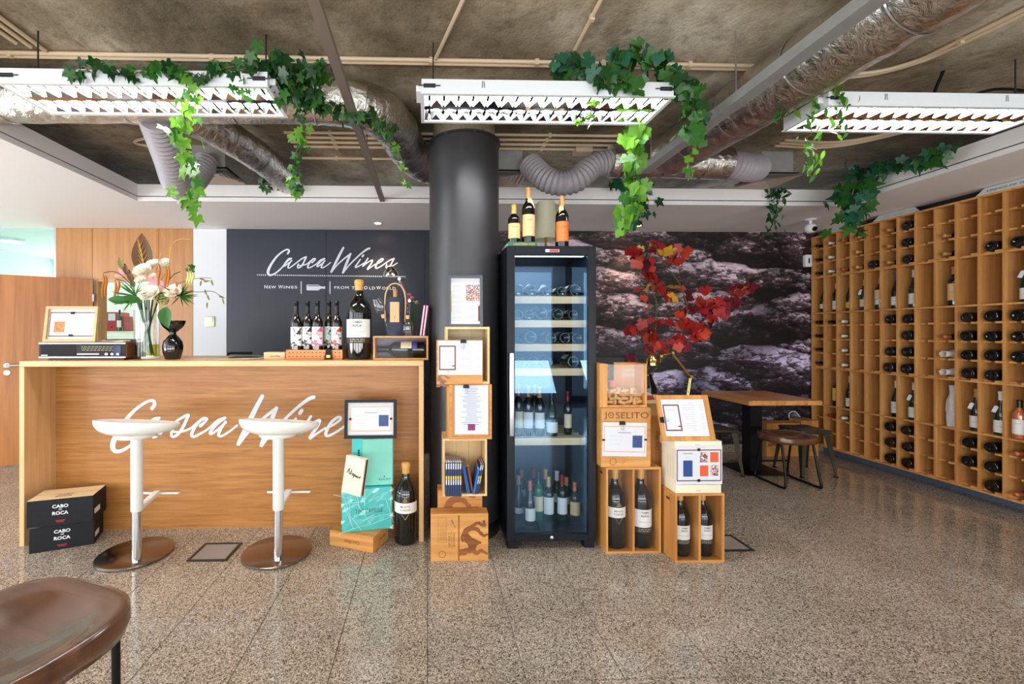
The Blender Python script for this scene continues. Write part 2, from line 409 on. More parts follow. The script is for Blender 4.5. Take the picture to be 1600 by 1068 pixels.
BLKGLOSS = mat('glossy_black_ceramic', srgb(8,8,9), .06, coat=.6)
FRBLK = mat('fridge_black', srgb(22,25,31), .38, spec=.22)
OLIVE = mat('olive_metal', srgb(96,94,74), .3, .75)
PAPER = mat('white_paper', srgb(218,219,226), .65)
CREAM = mat('cream_card', srgb(238,226,200), .55)
INK = mat('print_ink', srgb(34,32,34), .6)
GREYINK = mat('faint_grey_ink', srgb(168,168,174), .6)
WINK = mat('white_ink', srgb(236,236,238), .55)
VINYL = mat('white_vinyl', srgb(228,230,240), .45)
REDINK = mat('red_ink', srgb(190,40,44), .6)
BURN = mat('burnt_brown_print', srgb(112,58,24), .6)
BROWNF = mat('brown_print_border', srgb(116,58,44), .5)
ORANGEF = mat('orange_print_border', srgb(232,178,126), .5)
BLUEP = mat('blue_print', srgb(24,66,132), .45)
NAVYP = mat('navy_print', srgb(34,46,84), .45)
ORANGEP = mat('orange_print', srgb(222,92,48), .45)
PURPLEP = mat('purple_print', srgb(132,30,84), .45)
GLASS = thin_glass('clear_glass', (.97,.98,.98,1), 1.0)
ACRYL = thin_glass('acrylic_front', (.97,.97,.98,1), .25)
FRGLASS = thin_glass('fridge_glass', (.86,.91,.96,1), 1.3, coat=(.42,.72,1,1))  # blue of the reflected daylight is put into the gloss colour
MINT = thin_glass('mint_glass', (.80,.94,.92,1), 1.0)
WATER = thin_glass('vase_water', (.78,.80,.35,1), .8, 1.33)
WRAP = thin_glass('plastic_wrap', (.93,.97,.97,1), 2.2, 1.5, .08)
DKGLASS = mat('dark_bottle_glass', srgb(12,13,12), .04, coat=.5)
GRGLASS = mat('green_bottle_glass', srgb(14,40,24), .04, coat=.5)
EMGLASS = mat('bright_green_bottle_glass', srgb(10,96,56), .04, coat=.5)
AMGLASS = mat('amber_wine_glass', srgb(188,104,60), .05, coat=.5)
BRGLASS = mat('brown_bottle_glass', srgb(30,20,12), .04, coat=.5)
LBLW = mat('label_white', srgb(236,234,228), .6)
LBLC = mat('label_cream', srgb(232,216,176), .6)
LBLT = mat('label_tan', srgb(226,184,130), .6)
LBLO = mat('label_orange', srgb(222,112,50), .6)
LBLY = mat('label_yellow', srgb(226,196,64), .6)
LBLDK = mat('label_dark_gilt', srgb(52,46,36), .45)
CORKC = mat('cork_brown_cap', srgb(186,134,78), .45)
GOLDC = mat('gold_wax_cap', srgb(214,160,84), .4)
BLKC = mat('black_cap', srgb(20,20,22), .35)
WHTC = mat('white_cap', srgb(232,230,226), .4)
REDC = mat('red_cap', srgb(150,30,40), .4)
BLUC = mat('blue_cap', srgb(40,80,170), .4)
ORGC = mat('copper_cap', srgb(206,108,64), .35, .3)
CORK = mat('cork', srgb(210,164,112), .8, var=.25, vscale=60)
BLKCARD = mat('black_carton', srgb(24,25,30), .55, spec=.25)
KRAFT = mat('kraft_card', srgb(226,196,150), .6)
TURQ = mat('turquoise_paint', srgb(78,206,202), .35, var=.12, vscale=9)
TURQP = mat('pale_turquoise_paint', srgb(132,214,196), .45, var=.12, vscale=7)
PVCW = mat('white_device_plastic', srgb(238,238,240), .35)
# ------------------------------------------------------------------ the setting
XL, XR, YB, YN = -6.2, 4.95, 5.09, -3.1
GROUT = mat('dark_grout', srgb(84,76,68), .8)
fl = struct(MB().box(XL-.3, XR+.3, YN-.2, 8.0, -.12, -.022).build('floor', GROUT, smooth=False))
T = .40; Y0 = 2.144-6*T*2-.4
def tile_mesh():
    return MB().box(-T/2+.0014, T/2-.0014, -T/2+.0014, T/2-.0014, -.02, 0).mesh('tile', GRANITE, smooth=False, bevel=.0012, seg=1)
tme = tile_mesh(); rest = MB(); nt_ = 0
j = 0
while True:
    y = Y0+T*(j+.5); j += 1
    if y-T/2 > 7.9: break
    if y+T/2 < YN: continue
    for i in range(-16, 13):
        x = T*(i+.5)
        if x < XL-.2 or x > XR+.2: continue
        seen = False
        if y+T/2 > 1.72 and y-T/2 < YB:
            us = [CX+F*math.tan(math.atan2(x+dx, max(.3, y+dy))-YAW) for dx in (-.2,.2) for dy in (-.2,.2)]
            seen = max(us) > -5 and min(us) < 1605
        if seen and nt_ < 290:
            link('tile', tme, fl, Tm(x, y, 0)); nt_ += 1
        else: rest.box(x-T/2+.001, x+T/2-.001, y-T/2+.001, y+T/2-.001, -.02, 0)
ro = rest.build('tile_field', GRANITE, fl, smooth=False); ro['kind'] = 'stuff'

CEIL = 2.95
struct(MB().box(XL-.2, XR+.3, YN-.2, YB, CEIL, CEIL+.15).build('ceiling', CONC, smooth=False))
SOF = 2.60; SY = 4.02; SXL = -2.634; SXR = 3.88
def soffit(name, x0, x1, y0, y1):
    return struct(MB().box(x0, x1, y0, y1, SOF, SOF+.03).build(name, WHITE, smooth=False))
soffit('ceiling_soffit_back', XL, XR, SY, YB); soffit('ceiling_soffit_left', XL, SXL, YN, SY); soffit('ceiling_soffit_right', SXR, XR, YN, SY)
GREYTRIM = mat('grey_trim_paint', srgb(200,196,194), .55); SLOT = mat('shadow_gap_dark', srgb(40,42,48), .6)
def fascia(name, axis, a0, a1, p, sgn):
    o = struct(bpy.data.objects.new(name, None)); C.objects.link(o)
    for nm, d, z0, z1, m in (('lip', .03, SOF, SOF+.038, WHITE), ('shadow_gap', .022, SOF+.038, SOF+.047, SLOT), ('upstand', .03, SOF+.047, 2.752, WHITE)):
        off = .012 if nm == 'shadow_gap' else 0
        q0, q1 = (p+off*sgn, p+(off+d)*sgn) if sgn > 0 else (p+(off+d)*sgn, p+off*sgn)
        if nm == 'lip': z0 += .030
        mb = MB()
        if axis == 'X': mb.box(a0, a1, q0, q1, z0, z1)
        else: mb.box(q0, q1, a0, a1, z0, z1)
        mb.build(nm, m, o, smooth=False)
    return o
fascia('trim_1', 'X', SXL, SXR, SY, 1); fascia('trim_2', 'Y', YN, SY, SXL, -1); fascia('trim_3', 'Y', YN, SY, SXR, 1)

# back wall: one backing with an opening, faced by panels
x88, x146, x249, x302, x355 = (xa(u_, YB) for u_ in (88.5, 145.6, 249, 302.5, 355))
DX0, DX1, DZ = xa(150, YB), xa(244, YB), 2.02
wb = struct(MB().box(x88, DX0, YB, YB+.12, 0, 2.7).box(DX1, XR, YB, YB+.12, 0, 2.7).box(DX0, DX1, YB, YB+.12, DZ, 2.7).build('wall_back', WHITEW, smooth=False))
PF = YB-.014
def panel(x0, x1, z0, z1, m, nm='panel'):
    return MB().box(x0+.0015, x1-.0015, PF, YB-.001, z0, z1).build(nm, m, wb, smooth=False, bevel=.002, seg=1)
for a, b_, z0 in ((x88, x146, 0), (x146, x249, DZ), (x249, x302, 0)): panel(a, b_, z0, 2.598, WALLW, 'oak_panel')
panel(x302, x355, 0, 2.598, WHITEW, 'painted_panel')
for a, b_ in ((x355, xa(510, YB)), (xa(510, YB), xa(664, YB)), (xa(664, YB), .46)): panel(a, b_, 0, 2.598, NAVY, 'navy_panel')
mur = MB().box(.4615, XR-.001, PF, YB-.001, .085, 2.598).build('mural_print', ROCK, wb, smooth=False); mur['label'] = 'wall print of dark cracked schist rock'
struct(MB().box(.46, XR-.1, YB-.035, YB-.015, 0, .085).build('baseboard_back', GRANITE, smooth=False))
# glass partition on the far left and the office behind it
gp = struct(bpy.data.objects.new('window_1', None)); C.objects.link(gp)
for a, b_ in ((XL, -5.27), (-5.25, x88-.03)): MB().box(a, b_, YB+.03, YB+.042, .02, 2.598).build('pane', MINT, gp, smooth=False)
MB().box(x88-.03, x88, YB, YB+.08, 0, 2.598).box(XL, x88-.03, YB+.02, YB+.06, 0, .02).build('frame', STEEL, gp, smooth=False)
OFFW = mat('office_mint_paint', srgb(226,238,228), .7)
struct(MB().box(XL-.1, -2.5, 7.6, 7.7, 0, 2.7).build('wall_office_back', OFFW, smooth=False))
struct(MB().box(-2.6, -2.5, YB+.12, 7.6, 0, 2.7).build('wall_office_right', OFFW, smooth=False))
struct(MB().box(XL-.12, XL, YN, -1.3, 0, 2.95).box(XL-.12, XL, 3.1, 7.7, 0, 2.95).box(XL-.12, XL, -1.3, 3.1, 0, .25).box(XL-.12, XL, -1.3, 3.1, 2.58, 2.95).build('wall_left', WHITEW, smooth=False))
g = struct(bpy.data.objects.new('window_6', None)); C.objects.link(g)
fr = MB()
for y in (-1.28, .17, 1.63, 3.08): fr.cb((XL-.06, y, 1.415), (.06, .045, 2.33))
fr.build('window_frame', DARKMET, g, smooth=False)
for a, b_ in ((-1.25, .14), (.2, 1.6), (1.66, 3.05)): MB().box(XL-.065, XL-.057, a, b_, .26, 2.57).build('pane', GLASS, g, smooth=False)
struct(MB().box(XL, -2.5, YB+.12, 7.6, 2.62, 2.7).build('ceiling_office', WHITE, smooth=False))
struct(MB().box(XR, XR+.12, YN, YB+.12, 0, 2.95).build('wall_right', BLACKWALL, smooth=False))
struct(MB().box(4.70, 4.72, YN, YB-.036, 0, .1).build('baseboard_right', mat('blue_grey_granite', srgb(96,110,128), .25, var=.3, vscale=70), smooth=False))
# shop front behind the camera: piers, lintel, glazed openings
wf = MB().box(XL, XR, YN-.15, YN, 2.75, 2.95).box(XL, XR, YN-.15, YN, 0, .12)
for a, b_ in ((XL, -5.75), (-3.1, -2.85), (-.25, 0), (2.6, 2.9), (4.75, XR)): wf.box(a, b_, YN-.15, YN, .12, 2.75)
struct(wf.build('wall_front', mat('front_wall_paint', srgb(70,72,76), .6), smooth=False))
struct(MB().box(-14, 14, -16, YN-.16, -.12, -.02).build('pavement', mat('pavement_stone', srgb(150,146,140), .8), smooth=False))
for i, (a, b_) in enumerate(((-5.75, -3.1), (-2.85, -.25), (0, 2.6), (2.9, 4.75))):
    g = struct(bpy.data.objects.new('window_%d' % (i+2), None)); C.objects.link(g)
    fr = MB()
    for x in (a+.02, (a+b_)/2, b_-.02): fr.cb((x, YN-.08, 1.43), (.045, .06, 2.6))
    fr.cb(((a+b_)/2, YN-.08, 2.2), (b_-a, .06, .045))
    fr.build('window_frame', DARKMET, g, smooth=False)
    for c, d in ((a+.05, (a+b_)/2-.03), ((a+b_)/2+.03, b_-.05)):
        for z, e in ((.13, 2.17), (2.23, 2.74)): MB().box(c, d, YN-.085, YN-.077, z, e).build('pane', GLASS, g, smooth=False)

# office door, standing open
dw = .78; ang = math.atan2(4.68-5.06, xa(8, 4.68)-DX0)
dr = struct(bpy.data.objects.new('door_1', None)); C.objects.link(dr)
dr.location = (DX0-.005, 5.055, 0); dr.rotation_euler = (0, 0, ang)
MB().box(0, dw, -.02, .02, .008, 2.012).build('door_leaf', DOORW, dr, bevel=.002, seg=1)
for s in (1, -1):
    h = MB().lathe([(.026,0),(.026,.008),(.012,.010),(.010,.05)], 16, Tm(dw-.07, .02*s, 1.06) @ Rx(-PI/2*s)).tube([(dw-.07, .066*s, 1.06), (dw-.19, .066*s, 1.06)], .010, 10)
    h.build('door_handle', STEEL, dr)
    MB().lathe([(.026,0),(.026,.008),(.002,.009)], 16, Tm(dw-.07, .02*s, .985) @ Rx(-PI/2*s)).build('keyhole_plate', STEEL, dr)
for z in (.25, 1.0, 1.8): MB().lathe([(.009,-.04),(.009,.04)], 10, Tm(-.004, .02, z)).build('hinge', STEEL, dr)
fj = MB().box(DX0, DX0+.03, YB-.01, YB+.13, 0, DZ).box(DX1-.03, DX1, YB-.01, YB+.13, 0, DZ).box(DX0+.03, DX1-.03, YB-.01, YB+.13, DZ-.03, DZ)
struct(fj.build('trim_4', OAKZ, smooth=False))

# column
cx0, cy0 = .264, 3.15
col = struct(bpy.data.objects.new('column', None)); C.objects.link(col); col.location = (cx0, cy0, 0)
MB().lathe([(.222,2.60),(.222,CEIL)], 48).build('concrete_shaft', CONC, col)
MB().lathe([(.25,.10),(.25,2.745)], 64, capb=False, capt=False).lathe([(.25,2.745),(.262,2.748),(.262,2.760),(.225,2.760)], 64, capb=False, capt=False).build('black_cladding', COLBLK, col)
MB().lathe([(.254,0),(.254,.1),(.25,.102)], 64).build('base_ring', mat('dull_steel_ring', srgb(120,122,126), .35, 1), col)
for k in range(8):
    a = k*PI/4+.2; MB().lathe([(.006,0),(.006,.006),(.001,.008)], 8, Tm(.262*math.cos(a)-.008*math.cos(a), .262*math.sin(a)-.008*math.sin(a), 2.752) @ Rz(a) @ Ry(PI/2)).build('screw', STEEL, col)

# recessed downlights, sensor camera, detector, switch
def downlight(u, v, lab):
    p = at(u, v, 4.75); x = p.x
    y = (SOF-EYE)*F/(CY-v)
    t = thing('downlight', lab, 'light', (x, y, SOF), group='recessed downlights in the white soffit')
    MB().lathe([(.05,0),(.05,-.004),(.036,-.005),(.034,0)], 24, capb=False, capt=False).build('trim_ring', WMETAL, t)
    MB().lathe([(.036,-.001),(.001,-.001)], 20).build('lens', mat('warm_lamp_lens', (1,.8,.55,1), .4, emis=(1,.72,.42,1), es=9), t)
    d = bpy.data.lights.new('downlight_beam', 'SPOT'); d.energy = 26; d.color = (1,.72,.45); d.spot_size = 1.3; d.spot_blend = .8; d.shadow_soft_size = .03
    o = bpy.data.objects.new('downlight_beam', d); C.objects.link(o); o.parent = t; o.location = (0, 0, -.02); o.rotation_euler = (.28, 0, 0)
downlight(590, 349, 'round recessed warm downlight over the blue-black lettered wall')
downlight(1000, 350, 'round recessed warm downlight above the rock mural')
p = at(1260, 341, 4.55)
t = thing('security_camera', 'white dome security camera hanging under the soffit near the rack', 'camera', (p.x, 4.5, SOF))
MB().lathe([(.05,0),(.05,-.012),(.015,-.016),(.013,-.05)], 20, capt=False).build('ceiling_mount', PVCW, t)
MB().lathe([(.001,-.145),(.03,-.14),(.048,-.12),(.055,-.095),(.048,-.068),(.03,-.05),(.001,-.046)], 24).build('ball', PVCW, t)
MB().lathe([(.024,0),(.024,.012),(.002,.014)], 18, Tm(0, -.045, -.108) @ Rx(PI/2+.35)).build('lens', BLACK, t)
p = at(1259, 408, PF)
t = thing('motion_detector', 'small white motion detector fixed to the mural beside the rack', 'sensor', (p.x, PF-.001, p.z))
MB().prism([(-.04,-.065),(-.03,-.072),(.03,-.072),(.04,-.065),(.04,.065),(.03,.072),(-.03,.072),(-.04,.065)], .045, FACE).build('housing', PVCW, t, bevel=.008)
MB().box(-.008, .008, -.048, -.0455, -.03, .03).build('sensor_slot', BLACK, t)
p = at(328, 502, PF)
t = thing('light_switch', 'square metal light switch plate on the white wall strip', 'switch', (p.x, PF-.001, p.z))
MB().cb((0,-.006,0), (.115,.012,.12)).build('plate', mat('switch_champagne', srgb(176,168,140), .35, .7), t, bevel=.004)
MB().cb((-.003,-.014,.022), (.08,.006,.055)).build('rocker', WPLAST, t, bevel=.002)

# office things seen through the doorway
SY_ = 6.42
sh = thing('office_shelf', 'white office shelf unit seen through the open doorway', 'shelf', (0,0,0))
z0 = za(517, SY_-.12, 170)
for z in (z0-.02, z0-.5): MB().box(-5.35, -3.75, SY_-.16, SY_+.16, z-.012, z+.018).build('shelf_board', mat('pale_yellow_laminate', srgb(236,234,206), .5), sh, smooth=False)
for a in (-5.4, -3.75): MB().box(a, a+.05, SY_-.16, SY_+.16, 0, z0+.4).build('side_panel', mat('pale_yellow_laminate', srgb(236,234,206), .5), sh, smooth=False)
yb = SY_-.14
def binder(u0, u1, colr, lab):
    x0, x1 = xa(u0, yb), xa(u1, yb); wv = x1-x0
    t = thing('ring_binder', lab, 'binder', ((x0+x1)/2, yb, z0-.0005), group='binders on the office shelf')
    MB().box(-wv/2+.002, wv/2-.002, 0, .26, 0, .27).build('cover', colr, t, smooth=False)
    MB().box(-wv*.33, wv*.33, -.001, 0, .15, .25).build('spine_label', PAPER, t, smooth=False)
    MB().lathe([(.011,0),(.011,.002)], 12, Tm(0, 0, .06) @ Rx(PI/2)).build('finger_hole', BLACK, t)
tanb = mat('tan_binder', srgb(226,178,104), .5); redb = mat('red_binder', srgb(178,36,36), .5)
binder(152.5, 159, tanb, 'tan ring binder on the office shelf, nearest the framed card'); binder(159.8, 165.4, tanb, 'tan ring binder on the office shelf, touching the red binder')
binder(166.2, 183, redb, 'wide red ring binder on the office shelf')
tag(MB().box(0, .03, 0, .2, 0, .21, Ry(-.12)).build('book', mat('dark_red_book', srgb(146,40,34), .5), smooth=False, M=Tm(xa(192, yb), yb, z0)), 'dark red book leaning right of the green office bottle', 'book')
p_ = thing('ceiling_lamp', 'round flat glowing lamp on the office ceiling behind the mint glass', 'lamp', (-5.4, 5.8, 2.62))
MB().lathe([(.13,0),(.13,-.03),(.118,-.034)], 32).build('rim', WMETAL, p_)
MB().lathe([(.118,-.0345),(.001,-.036)], 32).build('diffuser', mat('lamp_diffuser', (1,1,1,1), .5, emis=(1,1,1,1), es=6), p_)
YEL = mat('yellow_fabric', srgb(222,168,40), .8)
t = thing('office_chair', 'yellow upholstered chair behind the mint glass partition', 'chair', (-5.62, 5.6, 0), .4)
MB().cb((0,0,.46), (.46,.46,.09)).build('seat', YEL, t, bevel=.03)
MB().cb((0,.22,.85), (.44,.08,.62)).build('backrest', YEL, t, bevel=.03)
for a in (-.2, .2):
    for b_ in (-.2, .2): MB().tube([(a,b_,.42), (a*1.1,b_*1.1,0)], .014).build('leg', STEEL, t)
# ------------------------------------------------------------------ ceiling: luminaires, ducts, conduits, rail
LAMP_E = (1, .97, .93, 1)
TUBE = mat('fluorescent_tube', (1,1,1,1), .5, emis=LAMP_E, es=14)
REFL = mat('white_reflector', srgb(245,245,245), .3, emis=None)
def luminaire(x, y, lab):
    L, W, Hh = 1.28, .29, .072
    t = thing('louvre_light', lab, 'light', (x, y, SOF), group='louvred fluorescent ceiling lights')
    h = MB().box(-L/2, L/2, -W/2, W/2, Hh-.004, Hh)
    h.box(-L/2, L/2, -W/2, -W/2+.006, 0, Hh-.004).box(-L/2, L/2, W/2-.006, W/2, 0, Hh-.004)
    h.box(-L/2, -L/2+.006, -W/2+.006, W/2-.006, 0, Hh-.004).box(L/2-.006, L/2, -W/2+.006, W/2-.006, 0, Hh-.004)
    h.build('housing', WMETAL, t, smooth=False)
    f = MB().box(-L/2-.006, L/2+.006, -W/2-.008, -W/2+.012, -.006, 0).box(-L/2-.006, L/2+.006, W/2-.012, W/2+.008, -.006, 0)
    f.box(-L/2-.006, -L/2+.014, -W/2+.012, W/2-.012, -.006, 0).box(L/2-.014, L/2+.006, -W/2+.012, W/2-.012, -.006, 0)
    f.build('frame', WMETAL, t, smooth=False)
    for yy in (-.068, .068): MB().tube([(-L/2+.03, yy, .045), (L/2-.03, yy, .045)], .013, 10).build('fluorescent_tube', TUBE, t)
    MB().prism([(-.018,0),(.018,0),(.004,.05),(-.004,.05)], L-.02, Tm(-L/2+.01, 0, .002) @ Rz(PI/2) @ Rx(PI/2)).build('centre_reflector', MIRROR, t, smooth=False)
    for s in (-1, 1):
        MB().quad((-L/2+.01, s*.138, .002), (L/2-.01, s*.138, .002), (L/2-.01, s*.112, .066), (-L/2+.01, s*.112, .066)).build('side_reflector', MIRROR, t, smooth=False)
    def blade():
        m = MB(); n = 8
        for s in (-1, 1):           # deep V blade dipping between tube and edges
            vs = []
            for i in range(n+1):
                q = i/n; yy = s*(.018+.118*q); d = .036*(1-math.sin(PI*q)**.8)+.004
                vs += [(-.006, yy, .002), (0, yy, .002+.040-d*.3), (.006, yy, .002)]
            fs = []
            for i in range(n):
                a = 3*i; fs += [(a, a+3, a+4, a+1), (a+1, a+4, a+5, a+2)]
            m.add(vs, fs)
        return m.mesh('louvre_blade', MIRROR, smooth=False)
    bl = shared('louvre', blade)
    def reflection_tris():  # added grey triangles imitate the darker room mirrored between the blades
        m = MB()
        for k in range(16):
            xa_ = -L/2+.04+k*(L-.08)/16; xb_ = xa_+(L-.08)/16
            for yf in (-.016, .137): m.add([(xa_+.004, yf, -.001), (xb_-.004, yf, -.001), ((xa_+xb_)/2, yf-.05, .012)], [(0,1,2)])
            for yf in (-.137, .016): m.add([(xa_+.022, yf, -.001), (xb_-.022, yf, -.001), ((xa_+xb_)/2, yf+.022, .006)], [(0,1,2)])
        return m.mesh('reflection_triangles', mat('satin_reflection_metal', srgb(206,202,214), .12, 1), smooth=False)
    link('reflection_triangles', shared('reflection_tris', reflection_tris), t)['kind'] = 'stuff'
    for k in range(17): link('louvre_blade', bl, t, Tm(-L/2+.04+k*(L-.08)/16, 0, 0))
    for s in (-1, 1):
        MB().tube([(s*.58, 0, Hh), (s*.58, 0, CEIL-SOF)], .004, 6).build('hanger_rod', DARKMET, t)
        MB().box(s*.6-.03, s*.6+.03, -W/2-.006, -W/2, .028, .046).tube([(s*.6-.055, -W/2-.004, .037), (s*.6+.055, -W/2-.004, .037)], .003, 6).build('spring_clip', DARKMET, t, smooth=False)
        MB().tube([(s*.33-.006, -W/2-.002, .03), (s*.33-.004, -W/2-.002, .062)], .002, 5).tube([(s*.33+.006, -W/2-.002, .03), (s*.33+.004, -W/2-.002, .062)], .002, 5).build('wire_clip', STEEL, t)
        MB().cb((s*(L/2+.014), -.06, .04), (.028, .11, .03)).build('end_socket', WMETAL, t, smooth=False)
    d = bpy.data.lights.new('tube_light', 'AREA'); d.shape = 'RECTANGLE'; d.size = 1.2; d.size_y = .2; d.energy = 40; d.color = LAMP_E[:3]
    o = bpy.data.objects.new('tube_light', d); C.objects.link(o); o.parent = t; o.location = (0, 0, .064)
    return t
luminaire(-1.42, 2.285, 'louvred ceiling light above the bar counter, ivy trailing over it')
luminaire(.61, 2.325, 'louvred ceiling light right in front of the black column')
luminaire(2.75, 2.385, 'louvred ceiling light nearest the wine rack')

def arc_band(mb, path, r, every, th=.006, n=18):
    return mb
def duct(name, pts, r, lab, m=FOIL, bands=6, n=24, group=None, rib=0, cat='duct'):
    t = thing(name, lab, cat, group=group)
    P = smooth_path(pts, 14)
    if rib:
        # resample into corrugations
        L = [0]
        for i in range(1, len(P)): L.append(L[-1]+(P[i]-P[i-1]).length)
        cnt = int(L[-1]/rib)*2; Q = []; rr = []
        k = 0
        for i in range(cnt+1):
            s = L[-1]*i/cnt
            while k < len(L)-2 and L[k+1] < s: k += 1
            f = (s-L[k])/max(1e-6, L[k+1]-L[k]); Q.append(P[k].lerp(P[k+1], f)); rr.append(r if i % 2 else r*.86)
        MB().tube(Q, rr, n).build('hose', m, t, ang=28)
    else:
        rng = random.Random(len(pts)*7+int(r*1000))
        MB().tube(P, [r*(1+rng.uniform(-.02, .02)) for _ in P], n).build('sleeve', m, t, ang=80)
    if bands:
        for k in range(bands):
            i = int((k+.5)/bands*(len(P)-2)); d = (P[i+1]-P[i]).normalized()
            q = d.to_track_quat('Z', 'Y').to_matrix().to_4x4()
            MB().lathe([(r*1.012,-.006),(r*1.03,0),(r*1.012,.006)], 24, Matrix.Translation(P[i]) @ q @ Rx(.1*((k % 3)-1)), capb=False, capt=False).build('band', STEEL, t)
    return t
ZD = 2.785
duct('air_duct', [(-3.3, 2.62, ZD), (-2.4, 2.62, ZD), (-1.4, 2.60, ZD), (-.62, 2.60, ZD), (-.34, 2.72, ZD), (-.20, 3.0, ZD), (-.15, 3.3, ZD), (.0, 3.6, ZD), (.42, 3.78, ZD)], .14,
     'foil duct running over the bar and bending behind the column', bands=12)
duct('air_duct', [(-1.56, 2.74, ZD), (-1.46, 2.95, ZD), (-1.36, 3.3, ZD), (-1.30, 3.7, ZD), (-1.26, 4.6, ZD)], .115,
     'foil branch duct heading back over the bar towards the soffit', bands=4)
duct('air_duct', [(2.0, 1.0, 2.757), (1.95, 1.8, 2.757), (1.90, 2.6, 2.757), (1.84, 3.26, 2.757)], .165, 'long foil duct crossing the ceiling towards the camera on the right', bands=5)
duct('air_duct', [(1.44, 3.42, 2.76), (1.8, 3.43, 2.77), (2.40, 3.44, 2.76)], .125, 'short foil duct between two flexible hoses above the fridge', bands=4)
duct('flexible_hose', [(-1.64, 2.66, 2.68), (-1.72, 2.93, 2.56), (-1.80, 3.16, 2.47), (-1.85, 3.36, 2.50), (-1.84, 3.50, 2.62), (-1.81, 3.63, 2.82)], .092, 'grey flexible hose drooping below the duct over the radio', m=FLEX, rib=.034, bands=0, cat='hose')
duct('flexible_hose', [(1.45, 3.42, 2.76), (1.30, 3.40, 2.71), (1.17, 3.38, 2.60), (1.04, 3.40, 2.575), (.93, 3.46, 2.64), (.84, 3.58, 2.80)], .098, 'grey flexible hose sagging in a curve right of the column', m=FLEX, rib=.034, bands=0, cat='hose')
duct('flexible_hose', [(2.39, 3.44, 2.76), (2.5, 3.46, 2.75), (2.62, 3.50, 2.75), (2.76, 3.58, 2.78)], .11, 'short grey hose joining the duct to the rightmost diffuser box', m=FLEX, rib=.034, bands=0, cat='hose')
t = thing('steel_channel', 'long galvanised steel channel slung under the foil duct on the right', 'rail')
MB().prism([(-.035,0),(.035,0),(.035,.05),(.028,.05),(.028,.007),(-.028,.007),(-.028,.05),(-.035,.05)], 2.6, Tm(1.585, 3.14, 2.565) @ Rx(PI/2)).build('channel', GALV, t, smooth=False)
for y in (1.3, 2.2, 3.05): MB().tube([(1.585, y, 2.57), (1.585, y, CEIL)], .004, 6).build('hanger_rod', STEEL, t)

def diffuser(x, y, lab):
    t = thing('air_diffuser', lab, 'vent', (x, y, 2.735), group='square ceiling air diffusers')
    a = .175
    MB().box(-.135, .135, -.135, .135, .02, CEIL-2.735).build('plenum_box', GALV, t, smooth=False)
    DG = mat('diffuser_paint', srgb(168,150,138), .5)
    for k in range(5):
        o_ = a-k*.034; i_ = o_-.024; zz = -.002+k*.004
        m = MB(); c = [(-1,-1),(1,-1),(1,1),(-1,1)]
        vs = [(p*o_, q*o_, zz) for p, q in c]+[(p*i_, q*i_, zz+.018) for p, q in c]
        m.add(vs, [(i, (i+1) % 4, 4+(i+1) % 4, 4+i) for i in range(4)])
        m.build('vane' if k else 'frame', DG, t, smooth=False)
    MB().box(-a+.01, a-.01, -a+.01, a-.01, .024, .028).build('dark_core', BLACK, t, smooth=False)
diffuser(-1.81, 3.78, 'square air diffuser under a metal box above the bar')
diffuser(.665, 3.78, 'square air diffuser half hidden behind the black column')
diffuser(2.99, 3.78, 'square air diffuser under a metal box nearest the rack')

ZC = CEIL-.014
def conduit(pts, lab, r=.011, clips=(), corner=0, mt=PVC):
    t = thing('conduit_pipe', lab, 'pipe', group='cream conduit pipes on the concrete ceiling')
    MB().tube(pts, r, 8).build('pipe', mt, t)
    for c in clips: MB().cb((c[0], c[1], ZC+.002), (.022,.022,.04)).build('clip', PVC, t, smooth=False)
def line(x0, y0, x1, y1, z=ZC): return [(x0, y0, z), (x1, y1, z)]
yc = 2.44
for k in (0, 1):
    conduit(line(-3.0, yc+k*.03, 2.2+.1*k, yc+k*.03+.02), ['cream conduit crossing above all three lights, nearer pipe', 'cream conduit crossing above all three lights, farther pipe'][k], clips=[(x, yc+.015) for x in (-2.3, -1.2, -.52, .02, .62, 1.0, 1.5, 2.0)] if k == 0 else ())
for k in range(3): conduit(line(-2.08-k*.05, -.5, -2.08-k*.05, yc-.02-.03*k), 'cream conduit running forward at the top left corner, %s from the bar' % ORD[k])
conduit(line(.045, yc, .33, 1.4), 'single cream conduit slanting forward above the centre light')
conduit(line(.80, yc, .80, .8), 'single straight cream conduit above the ivy of the centre light', clips=[(.80, 2.1)])
for k in (0, 1):
    P = smooth_path([(2.15, 2.5+.03*k, ZC), (2.55, 2.52+.03*k, ZC), (2.74+.03*k, 2.42, ZC), (2.80+.04*k, 2.2, ZC), (2.92+.04*k, 1.4, ZC)], 6)
    conduit(P, 'cream conduit curving forward at the top right corner, %s pipe' % ('inner', 'outer')[k], clips=[(2.8, 2.22)] if k == 0 else ())
for k in range(4): conduit(line(-1.1, 3.36+.085*k, 1.75, 3.36+.085*k), 'cream conduit in the bundle behind the column, %s from the camera' % ORD[k], clips=[(-.75, 3.36+.085*k), (.95, 3.36+.085*k)])
conduit(line(-1.1, 3.85, .1, 3.85), 'single cream conduit close to the back soffit', clips=[(-.8, 3.85), (-.2, 3.85)])
for k in range(3):
    P = smooth_path([(2.85, 3.40+.05*k, ZC), (3.3, 3.42+.05*k, ZC), (3.6, 3.2+.05*k, ZC), (3.95, 2.6+.05*k, ZC), (4.3, 2.0, ZC)], 6)
    conduit(P, 'cream conduit sweeping towards the rack above its ivy, %s of three' % ORD[k])
P = smooth_path([(-2.3, 3.2, ZC), (-2.0, 3.3, ZC), (-1.95, 3.45, ZC), (-2.25, 3.5, ZC), (-2.35, 3.6, ZC), (-2.0, 3.75, ZC), (-1.9, 3.8, ZC)], 6)
conduit(P, 'looped cream conduit beside the drooping grey hose')
